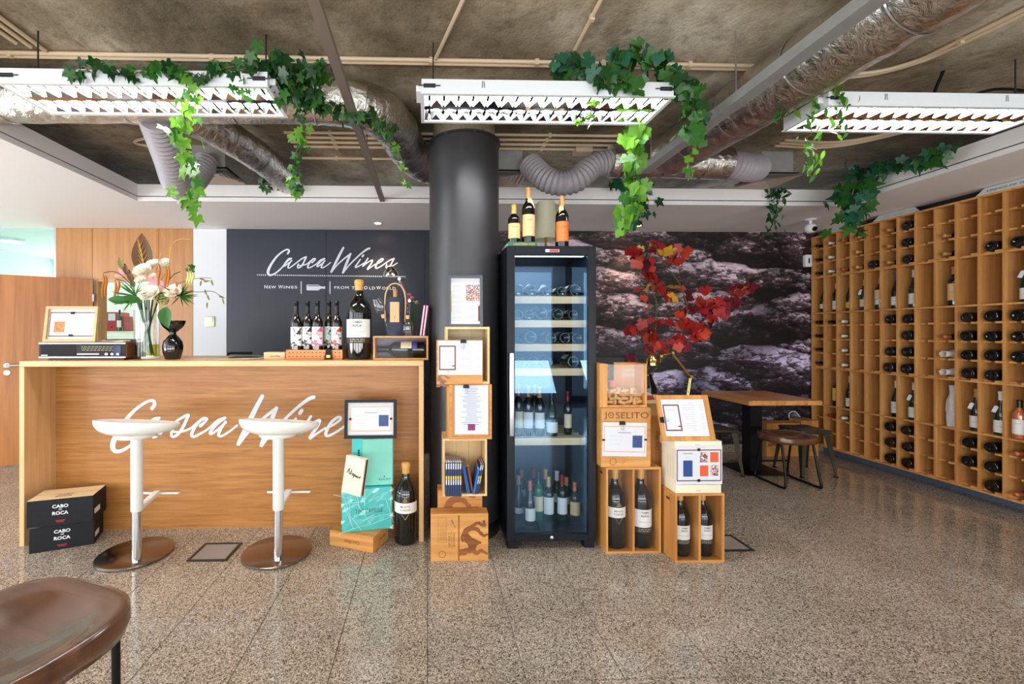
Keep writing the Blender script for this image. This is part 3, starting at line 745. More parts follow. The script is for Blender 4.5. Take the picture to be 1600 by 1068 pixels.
tag(MB().cb((-2.12, 3.52, ZC-.01), (.16,.08,.05)).build('junction_box', PVC, bevel=.004), 'cream junction box on the ceiling beside the looped conduit', 'box')
tag(MB().cb((1.30, 3.62, ZC-.01), (.14,.10,.05)).build('junction_box', PVC, bevel=.004), 'cream junction box on the ceiling behind the sagging hose', 'box')
P = smooth_path([(3.05, 2.5, CEIL), (3.02, 2.52, CEIL-.14), (3.1, 2.5, CEIL-.18), (3.3, 2.46, CEIL-.13), (3.5, 2.44, CEIL-.15), (3.6, 2.40, CEIL-.20)], 8)
tag(MB().tube(P, .008, 8).build('power_cable', BLACK), 'loose black power cable above the light nearest the rack', 'cable')
t = thing('suspension_rail', 'thin steel rail running overhead from the camera to the back soffit', 'rail')
MB().box(-.022, .022, .7, SY-.002, 0, .03, Tm(-.415, 0, 2.606)).build('rail', mat('brown_grey_steel', srgb(150,138,130), .45, .5), t, smooth=False)
for y in (1.6, 3.0): MB().tube([(-.415, y, 2.636), (-.415, y, CEIL)], .003, 6).build('hanger_rod', DARKMET, t)

# ------------------------------------------------------------------ plants hanging from the ceiling
def leaf_mesh(kind, m):
    key = ('leaf', kind, m.name)
    def mk():
        zf = lambda x, y: -.34*x*x+.12*abs(x)-.18*y*y
        if kind == 'pointed': half = [(0,-.5),(.12,-.34),(.19,-.1),(.16,.15),(.07,.38),(0,.56)]
        else:
            key_ = {'ivy': [(-90,.14),(-70,.36),(-45,.42),(-22,.30),(-2,.34),(22,.50),(38,.34),(52,.27),(66,.34),(78,.44),(90,.66)],
                    'grape': [(-90,.12),(-74,.40),(-52,.50),(-34,.42),(-18,.46),(8,.56),(26,.50),(40,.40),(56,.46),(72,.54),(90,.64)]}[kind]
            half = []
            for i, ((a0, r0), (a1, r1)) in enumerate(zip(key_, key_[1:])):
                half.append((a0, r0))
                half.append(((a0+a1)/2, (r0+r1)/2*(.90 if kind == 'grape' else 1.0)))
            half.append(key_[-1])
            half = [(r_*math.cos(math.radians(a)), r_*math.sin(math.radians(a))) for a, r_ in half]
            half[0] = (0, half[0][1]); half[-1] = (0, half[-1][1])
        mb = MB(); n = len(half)
        vs = [(x, y, zf(x, y)) for x, y in half]+[(-x, y, zf(x, y)) for x, y in half[1:-1]]
        c = len(vs); vs += [(0, .05, .0)]
        R_ = list(range(n)); L_ = [0]+list(range(n, n+len(half)-2))+[n-1]
        fs = [(c, R_[i], R_[i+1]) for i in range(n-1)]+[(c, L_[i+1], L_[i]) for i in range(n-1)]
        mb.add(vs, fs)
        return mb.mesh('leaf', m, smooth=True, ang=60)
    return shared(key, mk)
GD = mat('dark_ivy_leaf', srgb(28,72,30), .38, trans=.25, var=.3, vscale=3); GM = mat('mid_ivy_leaf', srgb(52,104,38), .38, trans=.3, var=.3, vscale=3)
GB = mat('backlit_ivy_leaf', srgb(98,150,42), .4, trans=.40, var=.2, vscale=3); GBL = mat('bluish_ivy_leaf', srgb(34,92,66), .36, trans=.2, var=.3, vscale=3)  # the brighter green has the lamps' backlight put into the leaf colour
STEM = mat('vine_stem', srgb(92,84,44), .7)
LEAVES_MADE = [0]
def vine(name, label, strands, cat='plant', group=None):
    """strands: (path points, count, kind, materials, size, spread, stem radius)"""
    t = thing(name, label, cat, group=group)
    rng = random.Random(len(label)*31+len(strands))
    for pts, cnt, kind, ms, size, spread, sr in strands:
        P = smooth_path(pts, 8)
        for q in P[1:-1]: q += Vector((rng.uniform(-.012,.012), rng.uniform(-.012,.012), rng.uniform(-.012,.012)))
        MB().tube(P, sr, 5).build('stem', STEM, t)
        for k in range(cnt):
            f = (k+rng.random())/cnt*(len(P)-1); i = min(int(f), len(P)-2); p = P[i].lerp(P[i+1], f-i)
            off = Vector((rng.gauss(0,1), rng.gauss(0,.8), rng.gauss(0,.7)))*spread
            s = size*rng.uniform(.65, 1.25)
            rx = PI/2+rng.gauss(0, .45); rz = rng.gauss(0, .8); roll = PI+rng.gauss(0, .55)
            M = Matrix.Translation(p+off) @ Rz(rz) @ Rx(rx) @ Rz(roll) @ Matrix.Diagonal((s,s,s,1))
            link('leaf', leaf_mesh(kind, ms[rng.randrange(len(ms))]), t, M); LEAVES_MADE[0] += 1
    return t
zt = SOF+.075
def pl(*a): return [at(u, v, Y) for u, v, Y in a]
vine('ivy_garland', 'dark ivy garland lying on the light above the bar with bright hanging strand', [
    (pl((108,116,2.12),(150,108,2.12),(200,118,2.11),(250,106,2.12),(300,118,2.11),(350,108,2.12),(400,114,2.11)), 64, 'ivy', [GD,GM,GD], .066, .024, .003),
    (pl((396,112,2.16),(430,106,2.2),(470,120,2.2),(500,112,2.22)), 96, 'ivy', [GD,GD,GM], .075, .05, .003),
    (pl((440,128,2.2),(470,150,2.24),(500,140,2.24)), 44, 'ivy', [GD,GM], .066, .04, .003),
    (pl((292,128,2.13),(296,160,2.12),(284,205,2.14),(296,250,2.16),(290,300,2.18),(300,326,2.18)), 62, 'ivy', [GB,GB,GM], .074, .030, .0025),
    (pl((380,118,2.14),(372,140,2.13),(390,144,2.13)), 8, 'ivy', [GM], .045, .015, .002)])
vine('ivy_garland', 'ivy garland trailing along the bent foil duct left of the column', [
    (pl((470,160,2.42),(500,165,2.42),(545,180,2.42),(590,188,2.44),(612,205,2.45)), 66, 'ivy', [GD,GM,GD], .068, .032, .003),
    (pl((478,165,2.42),(472,205,2.42),(466,240,2.42),(460,280,2.42),(464,302,2.42)), 48, 'ivy', [GM,GB,GD], .050, .020, .0025),
    (pl((606,200,2.45),(612,225,2.45),(626,250,2.45),(632,290,2.45)), 26, 'ivy', [GM,GB], .040, .014, .0025)])
vine('ivy_clump', 'small clump of ivy at the far end of the branch duct', [(pl((412,288,3.95),(436,284,3.9),(462,290,3.95)), 34, 'ivy', [GM,GD], .075, .05, .003)])
vine('ivy_garland', 'big-leaved vine heaped on the light before the column with long hanging strand', [
    (pl((868,108,2.2),(900,104,2.2),(935,112,2.18),(970,92,2.22),(1010,88,2.24),(1040,108,2.2),(1060,130,2.16)), 90, 'grape', [GD,GM,GBL], .078, .036, .003),
    (pl((930,118,2.15),(955,130,2.14),(985,128,2.13),(1000,140,2.13)), 18, 'grape', [GM,GD], .066, .025, .0025),
    (pl((1056,128,2.2),(1072,150,2.2),(1086,180,2.2),(1080,205,2.2)), 40, 'grape', [GM,GD,GM], .074, .034, .003),
    (pl((1088,170,2.2),(1096,205,2.2),(1082,240,2.2),(1076,282,2.2)), 14, 'grape', [GM,GB], .060, .018, .0025),
    (pl((990,190,2.5),(994,225,2.5),(988,260,2.5),(994,290,2.5),(984,325,2.5),(972,358,2.5)), 54, 'grape', [GB,GB,GM], .088, .028, .0025),
    (pl((938,150,2.14),(925,172,2.13),(910,190,2.13),(898,192,2.13)), 11, 'ivy', [GB], .045, .012, .002)])
vine('ivy_clump', 'dark ivy spilling over the back soffit edge right of the fridge', [(pl((952,292,3.98),(975,280,3.98),(1000,290,3.98),(1012,320,3.98),(996,350,3.98)), 44, 'ivy', [GD,GBL], .10, .05, .003),
    (pl((985,300,3.98),(980,335,3.98),(982,364,3.98)), 14, 'pointed', [GD], .07, .03, .002)])
vine('leafy_garland', 'fine-leaved trailing plant on the light nearest the rack', [
    (pl((1212,192,2.3),(1228,165,2.3),(1250,148,2.3),(1275,134,2.3),(1312,128,2.3)), 50, 'pointed', [GD,GM], .055, .018, .002),
    (pl((1274,140,2.28),(1274,170,2.28),(1262,215,2.28),(1270,245,2.28),(1264,278,2.28)), 56, 'pointed', [GB,GB,GM], .052, .024, .002),
    (pl((1305,134,2.22),(1318,160,2.21),(1306,190,2.21),(1314,216,2.21)), 36, 'pointed', [GM,GB], .048, .018, .002)])
vine('ivy_garland', 'dense bluish ivy cascading over the soffit edge towards the rack', [
    (pl((1476,238,2.98),(1440,252,3.15),(1405,258,3.35),(1370,266,3.55),(1345,270,3.7)), 50, 'ivy', [GBL,GM,GBL], .115, .035, .003),
    (pl((1350,265,3.66),(1340,295,3.66),(1325,315,3.66),(1318,340,3.66)), 70, 'ivy', [GBL,GM,GBL], .125, .08, .003),
    (pl((1348,300,3.66),(1340,345,3.66),(1345,370,3.7)), 12, 'ivy', [GM], .085, .03, .002)])
vine('leafy_garland', 'small dark trailing plant hanging under the diffuser nearest the rack', [
    (pl((1206,296,3.97),(1216,310,3.97),(1208,335,3.97),(1214,364,3.97)), 54, 'pointed', [GD,GD,GBL], .070, .035, .002), (pl((1200,298,3.97),(1222,302,3.97)), 24, 'pointed', [GD], .07, .03, .002)])
# ------------------------------------------------------------------ bottles
BORD = [(.30,.045),(.62,.012),(.86,0),(.97,.008),(1,.03),(1,.60),(.97,.635),(.86,.672),(.66,.712),(.48,.745),(.40,.79),(.375,.86),(.375,.955),(.43,.958),(.43,.985),(.36,1)]
BURG = [(.30,.045),(.62,.012),(.86,0),(.97,.008),(1,.03),(1,.44),(.96,.50),(.84,.57),(.68,.63),(.53,.69),(.43,.745),(.38,.81),(.36,.87),(.36,.955),(.42,.958),(.42,.985),(.35,1)]
BIGB = [(.30,.03),(.62,.01),(.88,0),(.98,.01),(1,.03),(1,.56),(.985,.61),(.92,.66),(.78,.71),(.58,.752),(.42,.785),(.345,.82),(.325,.87),(.325,.93),(.37,.933),(.37,.985),(.30,1)]
PROF = {'bordeaux': BORD, 'burgundy': BURG, 'large': BIGB}
def prof_r(pr, f):
    for (r0, z0), (r1, z1) in zip(pr[4:], pr[5:]):
        if z0 <= f <= z1: return r0+(r1-r0)*(f-z0)/max(1e-6, z1-z0)
    return pr[-1][0]
def bottle(label, M, h=.31, r=.0375, kind='bordeaux', glass=None, cap=None, capz=.80, labels=((.18,.5,None,1.25),), texts=(), name='wine_bottle', group=None, n=20, parts=True):
    glass = glass or DKGLASS; cap = cap or BLKC; pr = PROF[kind]
    t = thing(name, label, 'bottle', M=M, group=group)
    key = (kind, h, r, n)
    link('glass', shared(('bg', glass.name)+key, lambda: MB().lathe([(a*r, b*h) for a, b in pr], n).mesh('glass', glass, ang=60)), t)
    def mkcap():
        zs = [(a, b) for a, b in pr if b > capz+.005]
        p = [(prof_r(pr, capz)*r+.0008, capz*h)]+[(a*r+.0008, b*h) for a, b in zs[:-1]]+[(zs[-1][0]*r, h+.0008), (.001, h+.001)]
        return MB().lathe(p, n, capb=False).mesh('capsule', cap, ang=60)
    link('capsule', shared(('bc', cap.name, capz)+key, mkcap), t)
    for k, (z0, z1, m, ha) in enumerate(labels):
        m = m or LBLW
        link('label', shared(('bl', m.name, z0, z1, ha)+key, lambda: MB().lathe([(r*1.006, z0*h), (r*1.006, z1*h)], 16, a0=-PI/2-ha, a1=-PI/2+ha).mesh('label', m, ang=60)), t)
    for s, z, w_, hh, m, bold in texts:
        R_ = r*1.014
        link('lettering', shared(('bt', s, z, w_, hh, m.name, bold)+key, lambda: text_mesh(s, m, w=w_, h=hh, bold=bold, wrap=R_)), t, Tm(0, -R_, z*h) @ FACE)
    return t
CABO = lambda r, z, k=1.0: (('CABO', z+.030*k, r*.72, r*.17, INK, .03), ('DE', z+.008*k, r*.12, r*.06, INK, 0), ('ROCA', z-.014*k, r*.74, r*.17, INK, .03))
def cabo(label, M, h, r, name='wine_bottle', **k):
    return bottle(label, M, h, r, 'large', DKGLASS, GOLDC, .865, ((.275,.50,LBLW,1.2), (.205,.272,LBLDK,1.2)),
        CABO(r, .435)+(('Cabernet Sauvignon', .345, r*1.25, r*.12, REDINK, 0), ('--- -----', .305, r*.5, r*.02, GREYINK, 0), ('- --- -- ----', .250, r*1.2, r*.04, LBLC, 0), ('--- -- ---- -', .228, r*1.2, r*.04, LBLC, 0)), name=name, **k)
def monte(label, M, h, r, name='wine_bottle', **k):
    t = bottle(label, M, h, r, 'large', DKGLASS, GOLDC, .865, ((.40,.53,LBLW,1.35),),
        (('MONTE', .485, r*.85, r*.17, mat('olive_ink', srgb(96,84,48), .5), .01), ('CASCAS', .445, r*.9, r*.17, mat('olive_ink', srgb(96,84,48), .5), .01)), name=name, **k)
    g = mat('gilt_print', srgb(200,176,110), .35, .8); R_ = r*1.01
    mb = MB()
    for a, b in (((-.36,.53),(0,.60)), ((0,.60),(.36,.53)), ((-.36,.40),(0,.325)), ((0,.325),(.36,.40))):
        P = []
        for i in range(7):
            f = i/6; x = (a[0]+(b[0]-a[0])*f); z = (a[1]+(b[1]-a[1])*f)*h; P.append((R_*math.sin(x), -R_*math.cos(x), z))
        mb.tube(P, r*.012, 4)
    for dx, dz in ((0,.585),(-.07,.567),(.07,.567),(-.14,.549),(0,.549),(.14,.549)):
        mb.cb((R_*math.sin(dx), -R_*math.cos(dx), dz*h), (r*.09, r*.02, r*.09))
    mb.build('gilt_emblem', g, t)
    return t

# ------------------------------------------------------------------ script lettering shared by counter and wall
SCRIPT = [
 [(640,252,34),(664,212,34),(650,180,30),(600,186,26),(520,235,28),(430,320,34),(345,440,42),(290,550,48),(284,618,46),(318,648,36),(390,628,30),(470,570,26),(548,492,24),(600,415,24),(655,352,28),(708,338,24)],
 [(700,345,24),(640,385,26),(575,462,26),(575,486,20),(630,446,22),(712,384,22)],
 [(712,375,24),(668,440,26),(645,500,28),(668,516,22),(730,474,22),(810,412,22),(890,352,24),(972,312,30),(962,345,30),(925,425,30),(880,490,28),(830,514,26),(818,482,24),(838,440,22)],
 [(830,468,20),(900,468,22),(990,440,22),(1065,378,24),(1125,342,26)],
 [(1085,414,32),(1128,375,24),(1145,348,24),(1105,348,26),(1045,410,28),(1005,488,30),(1022,514,26),(1090,484,22),(1165,436,22),(1240,368,24),(1312,342,28)],
 [(1300,350,26),(1240,395,26),(1176,470,28),(1186,490,22),(1245,448,22),(1318,384,22)],
 [(1318,376,24),(1275,440,28),(1252,500,28),(1284,508,22),(1360,462,20),(1424,410,18)],
 [(1656,140,36),(1610,225,42),(1560,325,46),(1490,465,42),(1428,596,28),(1490,520,24),(1560,440,24),(1660,350,26),(1790,250,30)],
 [(1786,252,34),(1750,340,42),(1700,460,44),(1642,608,28),(1700,535,26),(1790,430,26),(1880,340,26),(1980,248,28),(2080,172,34),(2134,150,36)],
 [(1966,352,24),(1915,430,28),(1876,490,30),(1900,498,24),(1975,456,20),(2030,420,18)],
 [(2022,275,34),(2004,300,34)],
 [(2106,330,24),(2060,405,28),(2008,482,26),(2060,440,22),(2130,390,22),(2188,366,26),(2170,420,28),(2094,535,28),(2150,500,22),(2240,440,20)],
 [(2240,448,20),(2320,408,22),(2384,358,24),(2362,338,24),(2295,390,28),(2246,484,30),(2262,514,26),(2330,486,22),(2415,430,22),(2505,368,24),(2588,332,28)],
 [(2588,334,28),(2548,405,28),(2516,462,28),(2462,508,26),(2436,490,24),(2452,440,22)],
 [(2450,478,20),(2540,478,20),(2646,416,18)]]
def script(parent, M, s, m=None):
    mb = MB()
    for st in SCRIPT: stroke(mb, st, s, 5, None, (262, 660))
    o = mb.build('script_lettering', m or VINYL, parent, smooth=False, M=M); o['label'] = 'white cursive lettering reading Casca Wines'
    return o

# ------------------------------------------------------------------ bar counter
YF = 2.92; CT = 1.215; BX0 = xa(30, YF); BX1 = xa(662, YF); YPn = 3.163; YC1 = 3.62
bc = thing('bar_counter', 'oak bar counter with recessed front and white cursive lettering', 'counter')
MB().box(BX0, BX1, YF, YC1, CT-.036, CT).build('worktop', OAKEDGE, bc, bevel=.0015, seg=1)
for a, b_ in ((BX0, BX0+.032), (BX1-.032, BX1)): MB().box(a, b_, YF, YC1, 0, CT-.0365).build('side_panel', OAKEDGEZ, bc, bevel=.0015, seg=1)
MB().box(BX0+.032, BX1-.032, YPn, YPn+.03, 0, CT-.0365).build('front_panel', OAKX, bc, smooth=False)
k_ = .1655*YPn/F; p = at(173, 707, YPn)
script(bc, Tm(p.x, YPn-.0012, p.z) @ FACE, k_)

# wall lettering
ws = thing('wall_lettering', 'white Casca Wines sign lettering on the blue-black wall', 'sign')
kw = .08425*YB/F; pw = at(395+262*.08425, 375+660*.08425, PF-.002)
Mw = Tm(pw.x, PF-.0015, pw.z) @ FACE
script(ws, Mw, kw)
mb = MB()
for i in range(76):
    x = 92+i*35.9
    if 255 < x < 400: continue
    y = 645+(x-92)*.0085; c = ((x-262)*kw, -(y-660)*kw); d = 10*kw
    mb.rect(c[0]-d, c[0]+d, c[1]-d, c[1]+d)
mb.build('dotted_rule', VINYL, ws, smooth=False, M=Mw)
def wpos(x, y): return Mw @ Tm((x-262)*kw, -(y-660)*kw, 0)
for s, x, y, w_, hh in (('N',246,862,60,62),('EW',362,867,132,50),('W',510,862,84,62),('INES',690,867,246,50)):
    text(s, VINYL, ws, wpos(x, y), w=w_*kw, h=hh*kw, bold=.02, spacing=1.2)
for s, x, y, w_, hh in (('FROM',1622,872,266,52),('THE',1904,876,196,52),('O',2066,874,64,62),('LD',2184,880,110,52),('W',2302,874,84,62),('ORLD',2490,882,250,52)):
    text(s, VINYL, ws, wpos(x, y), w=w_*kw, h=hh*kw, bold=.02, spacing=1.2)
for x in (884, 1410): MB().rect(-8*kw, 8*kw, -115*kw, 115*kw, wpos(x, 873)).build('divider_bar', VINYL, ws, smooth=False)
bi = [(982,830),(992,820),(1200,820),(1240,850),(1290,856),(1298,850),(1322,852),(1322,898),(1298,898),(1290,890),(1240,892),(1200,925),(992,925),(982,915)]
MB().add([((x-982)*kw, -(y-873)*kw, 0) for x, y in reversed(bi)], [tuple(range(len(bi)))], wpos(982, 873)).build('bottle_icon', VINYL, ws, smooth=False)
MB().rect(18*kw, 235*kw, 22*kw, 44*kw, wpos(982, 873) @ Tm(0, 0, .0006)).build('bottle_icon_shade', mat('grey_vinyl', srgb(130,134,148), .5), ws, smooth=False)

# ------------------------------------------------------------------ menus, cards, frames
def sheet(parent, w_, h_, M, style, m=None):
    """paper sheet lying in local XY, centre at origin, with flat print"""
    o = MB().box(-w_/2, w_/2, -h_/2, h_/2, 0, .0012).build('paper_sheet', m or PAPER, parent, smooth=False, M=M)
    Z = Tm(0, 0, .0016)
    def ln(mb, x, y, l, t=.006): mb.rect((x-l/2)*w_, (x+l/2)*w_, y*h_-t*h_/2, y*h_+t*h_/2)
    def border(x0, x1, y0, y1, t, mm, z=.0015):
        b = MB(); x0, x1, y0, y1 = x0*w_, x1*w_, y0*h_, y1*h_; t *= w_
        b.rect(x0, x1, y0, y0+t).rect(x0, x1, y1-t, y1).rect(x0, x0+t, y0+t, y1-t).rect(x1-t, x1, y0+t, y1-t)
        b.build('printed_border', mm, o, smooth=False, M=Tm(0, 0, z))
    pr = MB(); rng = random.Random(int(w_*1e4)+len(style))
    if style == 'wine_list':
        border(-.48, -.10, -.36, .36, .030, BROWNF)
        for k in range(13):
            y = .40-k*.062; ln(pr, .12 if k % 4 else .2, y, rng.uniform(.2, .34) if k % 4 else .1); 
            if k % 4: ln(pr, .42, y, .08)
        ln(pr, -.29, .22, .22); ln(pr, -.29, .18, .16); mk = MB(); mk.rect(-.19*w_, -.13*w_, -.25*h_, -.22*h_); mk.build('print_mark', INK, o, smooth=False, M=Z)
    elif style == 'text_menu':
        for k in range(22):
            ln(pr, 0, .44-k*.035, rng.uniform(.2, .62), .009)
        MB().rect(-.11*w_, .11*w_, -.42*h_, -.29*h_).build('print_mark', PURPLEP, o, smooth=False, M=Z)
    elif style in ('card_blue', 'card_blue_big'):
        border(-.47, .47, -.38 if style == 'card_blue' else -.40, .40, .022, ORANGEF)
        ln(pr, 0, .2, .3, .03); ln(pr, -.2, .1, .3); ln(pr, -.2, -.02, .3); ln(pr, -.22, -.14, .24)
        MB().rect(.18*w_, .40*w_, -.24*h_, .12*h_).build('print_square', mat('deep_blue_print', srgb(30,60,120), .4, var=.3, vscale=40), o, smooth=False, M=Z)
    elif style == 'card_orange':
        ln(pr, 0, .26, .56, .03); ln(pr, 0, .14, .2, .02)
        for k in range(3): ln(pr, .05, -.0-.12*k, .2); ln(pr, .35, -.0-.12*k, .06)
        MB().rect(-.40*w_, -.16*w_, -.36*h_, .12*h_).build('print_square', art('orange_wine_art', srgb(196,64,36), srgb(240,150,70), srgb(220,110,60), 60), o, smooth=False, M=Z)
    elif style == 'grid':
        border(-.48, .48, -.42, .40, .022, BROWNF)
        ln(pr, -.24, .3, .2, .03); ln(pr, -.24, .2, .1); ln(pr, .05, .46, .2)
        q = art('event_photo_art', srgb(40,44,96), srgb(214,150,110), srgb(230,226,232), 70)
        for a, b_, mm in (((-.34,-.14), (-.30,.12), BLUEP), ((.02,.19), (.07,.33), q), ((.24,.42), (.07,.33), ORANGEP), ((.02,.20), (-.29,-.01), ORANGEP), ((.25,.42), (-.28,0), q)):
            MB().rect(a[0]*w_, a[1]*w_, b_[0]*h_, b_[1]*h_).build('print_square', mm, o, smooth=False, M=Z)
    elif style == 'article':
        for c in (-.28, ):
            for k in range(26):
                if k % 8 == 6: continue
                ln(pr, c, .38-k*.032, .34, .008)
        for k in range(12): ln(pr, .18, -.04-k*.03, .30, .008)
        MB().rect(.02*w_, .48*w_, .0*h_, .36*h_).build('print_square', art('shop_photo_art', srgb(150,84,48), srgb(226,200,180), srgb(60,110,190), 60), o, smooth=False, M=Z)
        MB().rect(-.5*w_, -.46*w_, -.25*h_, .23*h_).build('print_mark', LBLY, o, smooth=False, M=Z)
        MB().rect(.43*w_, .49*w_, -.44*h_, -.1*h_).build('print_mark', mat('wine_photo_red', srgb(120,60,50), .5), o, smooth=False, M=Z)
    if pr.v: pr.build('print_lines', GREYINK if style not in ('text_menu',) else mat('blue_grey_ink', srgb(130,136,170), .6), o, smooth=False, M=Z)
    return o
def clip(parent, M, m=None):
    o = MB().prism([(-.019,0),(.019,0),(.015,.022),(-.015,.022)], .010).mesh('binder_clip', BLACK, smooth=False)
    o = link('binder_clip', o, parent, M)
    MB().tube([(-.006,0,.008),(-.008,-.028,.006),(0,-.034,.006),(.008,-.028,.006),(.006,0,.008)], .0011, 5).build('wire_arm', STEEL, o)
    return o
def frame(parent, w_, h_, M, bw, d, m):
    f = MB().box(-w_/2, w_/2, -h_/2, -h_/2+bw, 0, d).box(-w_/2, w_/2, h_/2-bw, h_/2, 0, d)
    f.box(-w_/2, -w_/2+bw, -h_/2+bw, h_/2-bw, 0, d).box(w_/2-bw, w_/2, -h_/2+bw, h_/2-bw, 0, d)
    f.build('frame', m, parent, smooth=False, M=M)
    MB().box(-w_/2+bw, w_/2-bw, -h_/2+bw, h_/2-bw, .001, .004).build('backing_board', PAPER, parent, smooth=False, M=M)

# ------------------------------------------------------------------ things on the counter
yr = 3.02
x0, x1 = xa(60, yr), xa(197, yr); zb = CT+.014; zt_ = zb+.108
rd = thing('vintage_radio', 'long low vintage radio with black dial face on the counter', 'radio', (0, 0, 0))
MB().box(x0, x1, yr+.004, yr+.21, zb, zt_).build('walnut_case', WALNUT, rd, bevel=.006)
MB().box(x0+.004, x1-.004, yr, yr+.004, zb+.012, zt_-.014).build('dial_face', BLACK, rd, smooth=False)
for z in (zb, zt_-.013): MB().box(x0+.002, x1-.002, yr-.003, yr+.003, z, z+.012).build('chrome_strip', STEEL, rd, smooth=False, bevel=.002, seg=1)
MB().box(x0+.05, x1-.03, yr+.02, yr+.2, CT+.0005, zb).build('plinth', WALNUT, rd, smooth=False)
xm = x0+(x1-x0)*.48
MB().box(x0+.016, xm-.03, yr-.0012, yr, zb+.016, zt_-.018).build('speaker_cloth', mat('speaker_cloth', srgb(26,27,30), .9), rd, smooth=False)
for k in range(5): MB().box(xm-.02+k*.030, xm+.006+k*.030, yr-.006, yr, zb+.024, zb+.032).build('push_button', WPLAST, rd, smooth=False)
for k in range(3): MB().lathe([(.011,0),(.010,.012),(.008,.014),(.001,.0145)], 16, Tm(x1-.125+k*.038, yr, zb+.028) @ Rx(PI/2)).build('knob', CHROME, rd)
MB().box(xm, x1-.03, yr-.0015, yr, zb+.045, zt_-.02).build('tuning_scale', mat('dial_glass', srgb(30,28,24), .15), rd, smooth=False)
mb = MB()
for k in range(38):
    for j in range(3): 
        if (k*7+j*5) % 4: mb.rect(xm+.008+k*.0062, xm+.012+k*.0062, zb+.052+j*.012, zb+.056+j*.012)
mb.build('dial_numbers', mat('dial_print', srgb(190,176,140), .5), rd, smooth=False, M=Tm(0, yr-.002, 0) @ FACE)
MB().box(x1-.085, x1-.035, yr-.002, yr-.0014, zb+.012, zt_-.022).build('band_panel', NAVYP, rd, smooth=False)
MB().rect(x0+.02, x0+.062, zb+.018, zb+.023, Tm(0, yr-.002, 0) @ FACE).build('name_badge', STEEL, rd, smooth=False)
# framed card on the radio
xf0, xf1 = xa(74, yr+.05), xa(155, yr+.05); wf_ = xf1-xf0; hf = .245
M = Tm((xf0+xf1)/2, yr+.03, zt_+.001) @ Rx(PI/2-.12) @ Tm(0, hf/2, 0)
t = thing('picture_frame', 'oak framed card with small orange picture standing on the radio', 'frame', M=M)
frame(t, wf_, hf, Matrix(), .018, .02, OAKEDGE)
MB().rect(-wf_/2+.022, wf_/2-.022, -.085, .085, Tm(0,0,.0045)).build('brown_mount', BROWNF, t, smooth=False)
sheet(t, wf_-.056, .155, Tm(0,0,.005), 'card_orange')
for s in (-1, 1): MB().box(-.012, .012, s*.078-.008, s*.078+.008, .006, .012).build('photo_clip', BLACK, t, smooth=False)
MB().box(-.03, .03, -.1, .06, -.075, -.070, Rx(.0)).box(-.02, .02, -.115, .0, -.07, 0).build('easel_leg', OAKEDGE, t, smooth=False)
for k in range(3):
    tag(MB().box(-.09, .09, -.06, .06, 0, .006).build('magazine', [CREAM, KRAFT, BLKCARD][k], smooth=False, M=Tm(x1-.14+.02*k, yr+.125, zt_+.001+.0065*k) @ Rz(.2*k-.1)),
        ['cream magazine at the bottom of the pile on the radio', 'tan magazine in the middle of the pile on the radio', 'black magazine on top of the pile on the radio'][k], 'magazine', 'magazines on the radio')

# glass vase with the bouquet
xv, yv = xa(230, 3.12), 3.12
vz = thing('glass_vase', 'tall clear glass vase of water holding the bouquet', 'vase', (xv, yv, CT))
MB().lathe([(.078,0),(.080,.004),(.080,.345),(.076,.346),(.074,.340),(.074,.022),(.001,.020)], 40).build('glass_wall', GLASS, vz)
MB().lathe([(.001,.023),(.0725,.023),(.0725,.105),(.001,.105)], 32).build('water', WATER, vz)
PET = mat('cream_petal', srgb(250,240,222), .6, trans=.2); PINK = mat('pink_petal', srgb(238,176,182), .55, trans=.2)
BROWNLF = mat('bronze_leaf', srgb(96,62,26), .45, trans=.2, var=.4, vscale=4); BQG = mat('bouquet_green', srgb(46,104,30), .45, trans=.3, var=.25, vscale=4)
CATK = mat('amber_catkin', srgb(176,104,30), .8, bump=.6, bscale=120); TWIG = mat('dark_twig', srgb(74,52,36), .8); GOLDTW = mat('golden_twig', srgb(196,150,70), .7); OLIVEB = mat('olive_bud', srgb(120,110,40), .6)
bq = thing('flower_bouquet', 'bouquet of cream roses, pink lilies and trailing amaranth in the vase', 'flowers', (xv, yv, CT))
ppm = F/yv
def bp(u, v, dy=0): 
    q = at(u, v, yv+dy); return Vector((q.x-xv, dy, q.z-CT))
rng = random.Random(5)
for k in range(11):
    a = k*.57; r0 = .03+.02*(k % 3); MB().tube([(.04*math.cos(a+2), .04*math.sin(a+2), .03), (.02*math.cos(a), .02*math.sin(a), .25), (r0*1.3*math.cos(a), r0*math.sin(a), .42)], .0045, 6).build('stem', BQG if k % 3 else TWIG, bq)
def rose(c, s, m=PET, openness=1.0):
    def mk():
        mb = MB()
        for ring, (cnt, rad, tilt, sz) in enumerate(((3,.10,.25,.50),(5,.24,.55,.62),(6,.38,.85,.72),(7,.50,1.15,.74))):
            for k in range(cnt):
                a = 2*PI*k/cnt+ring*.7
                def fn(u_, v_, a=a, rad=rad, tilt=tilt, sz=sz):
                    x = (u_-.5)*sz*(.55+.75*math.sin(PI*min(1, v_*.75+.15))); h_ = v_*sz
                    rr = rad*.55+h_*math.sin(tilt*.75)+.5*x*x; zz = h_*math.cos(tilt*.75)-.25*(1 if v_ > .9 else 0)*.2
                    return (rr*math.cos(a)-x*math.sin(a), rr*math.sin(a)+x*math.cos(a), zz-.25)
                mb.grid(fn, 4, 4)
        return mb.mesh('rose', m, ang=80)
    me = shared(('rose', m.name), mk)
    q = Matrix.Translation(c) @ Rx(.9) @ Rz(rng.random()*6) @ Matrix.Diagonal((s,s,s,1))
    return link('rose_bloom', me, bq, q)
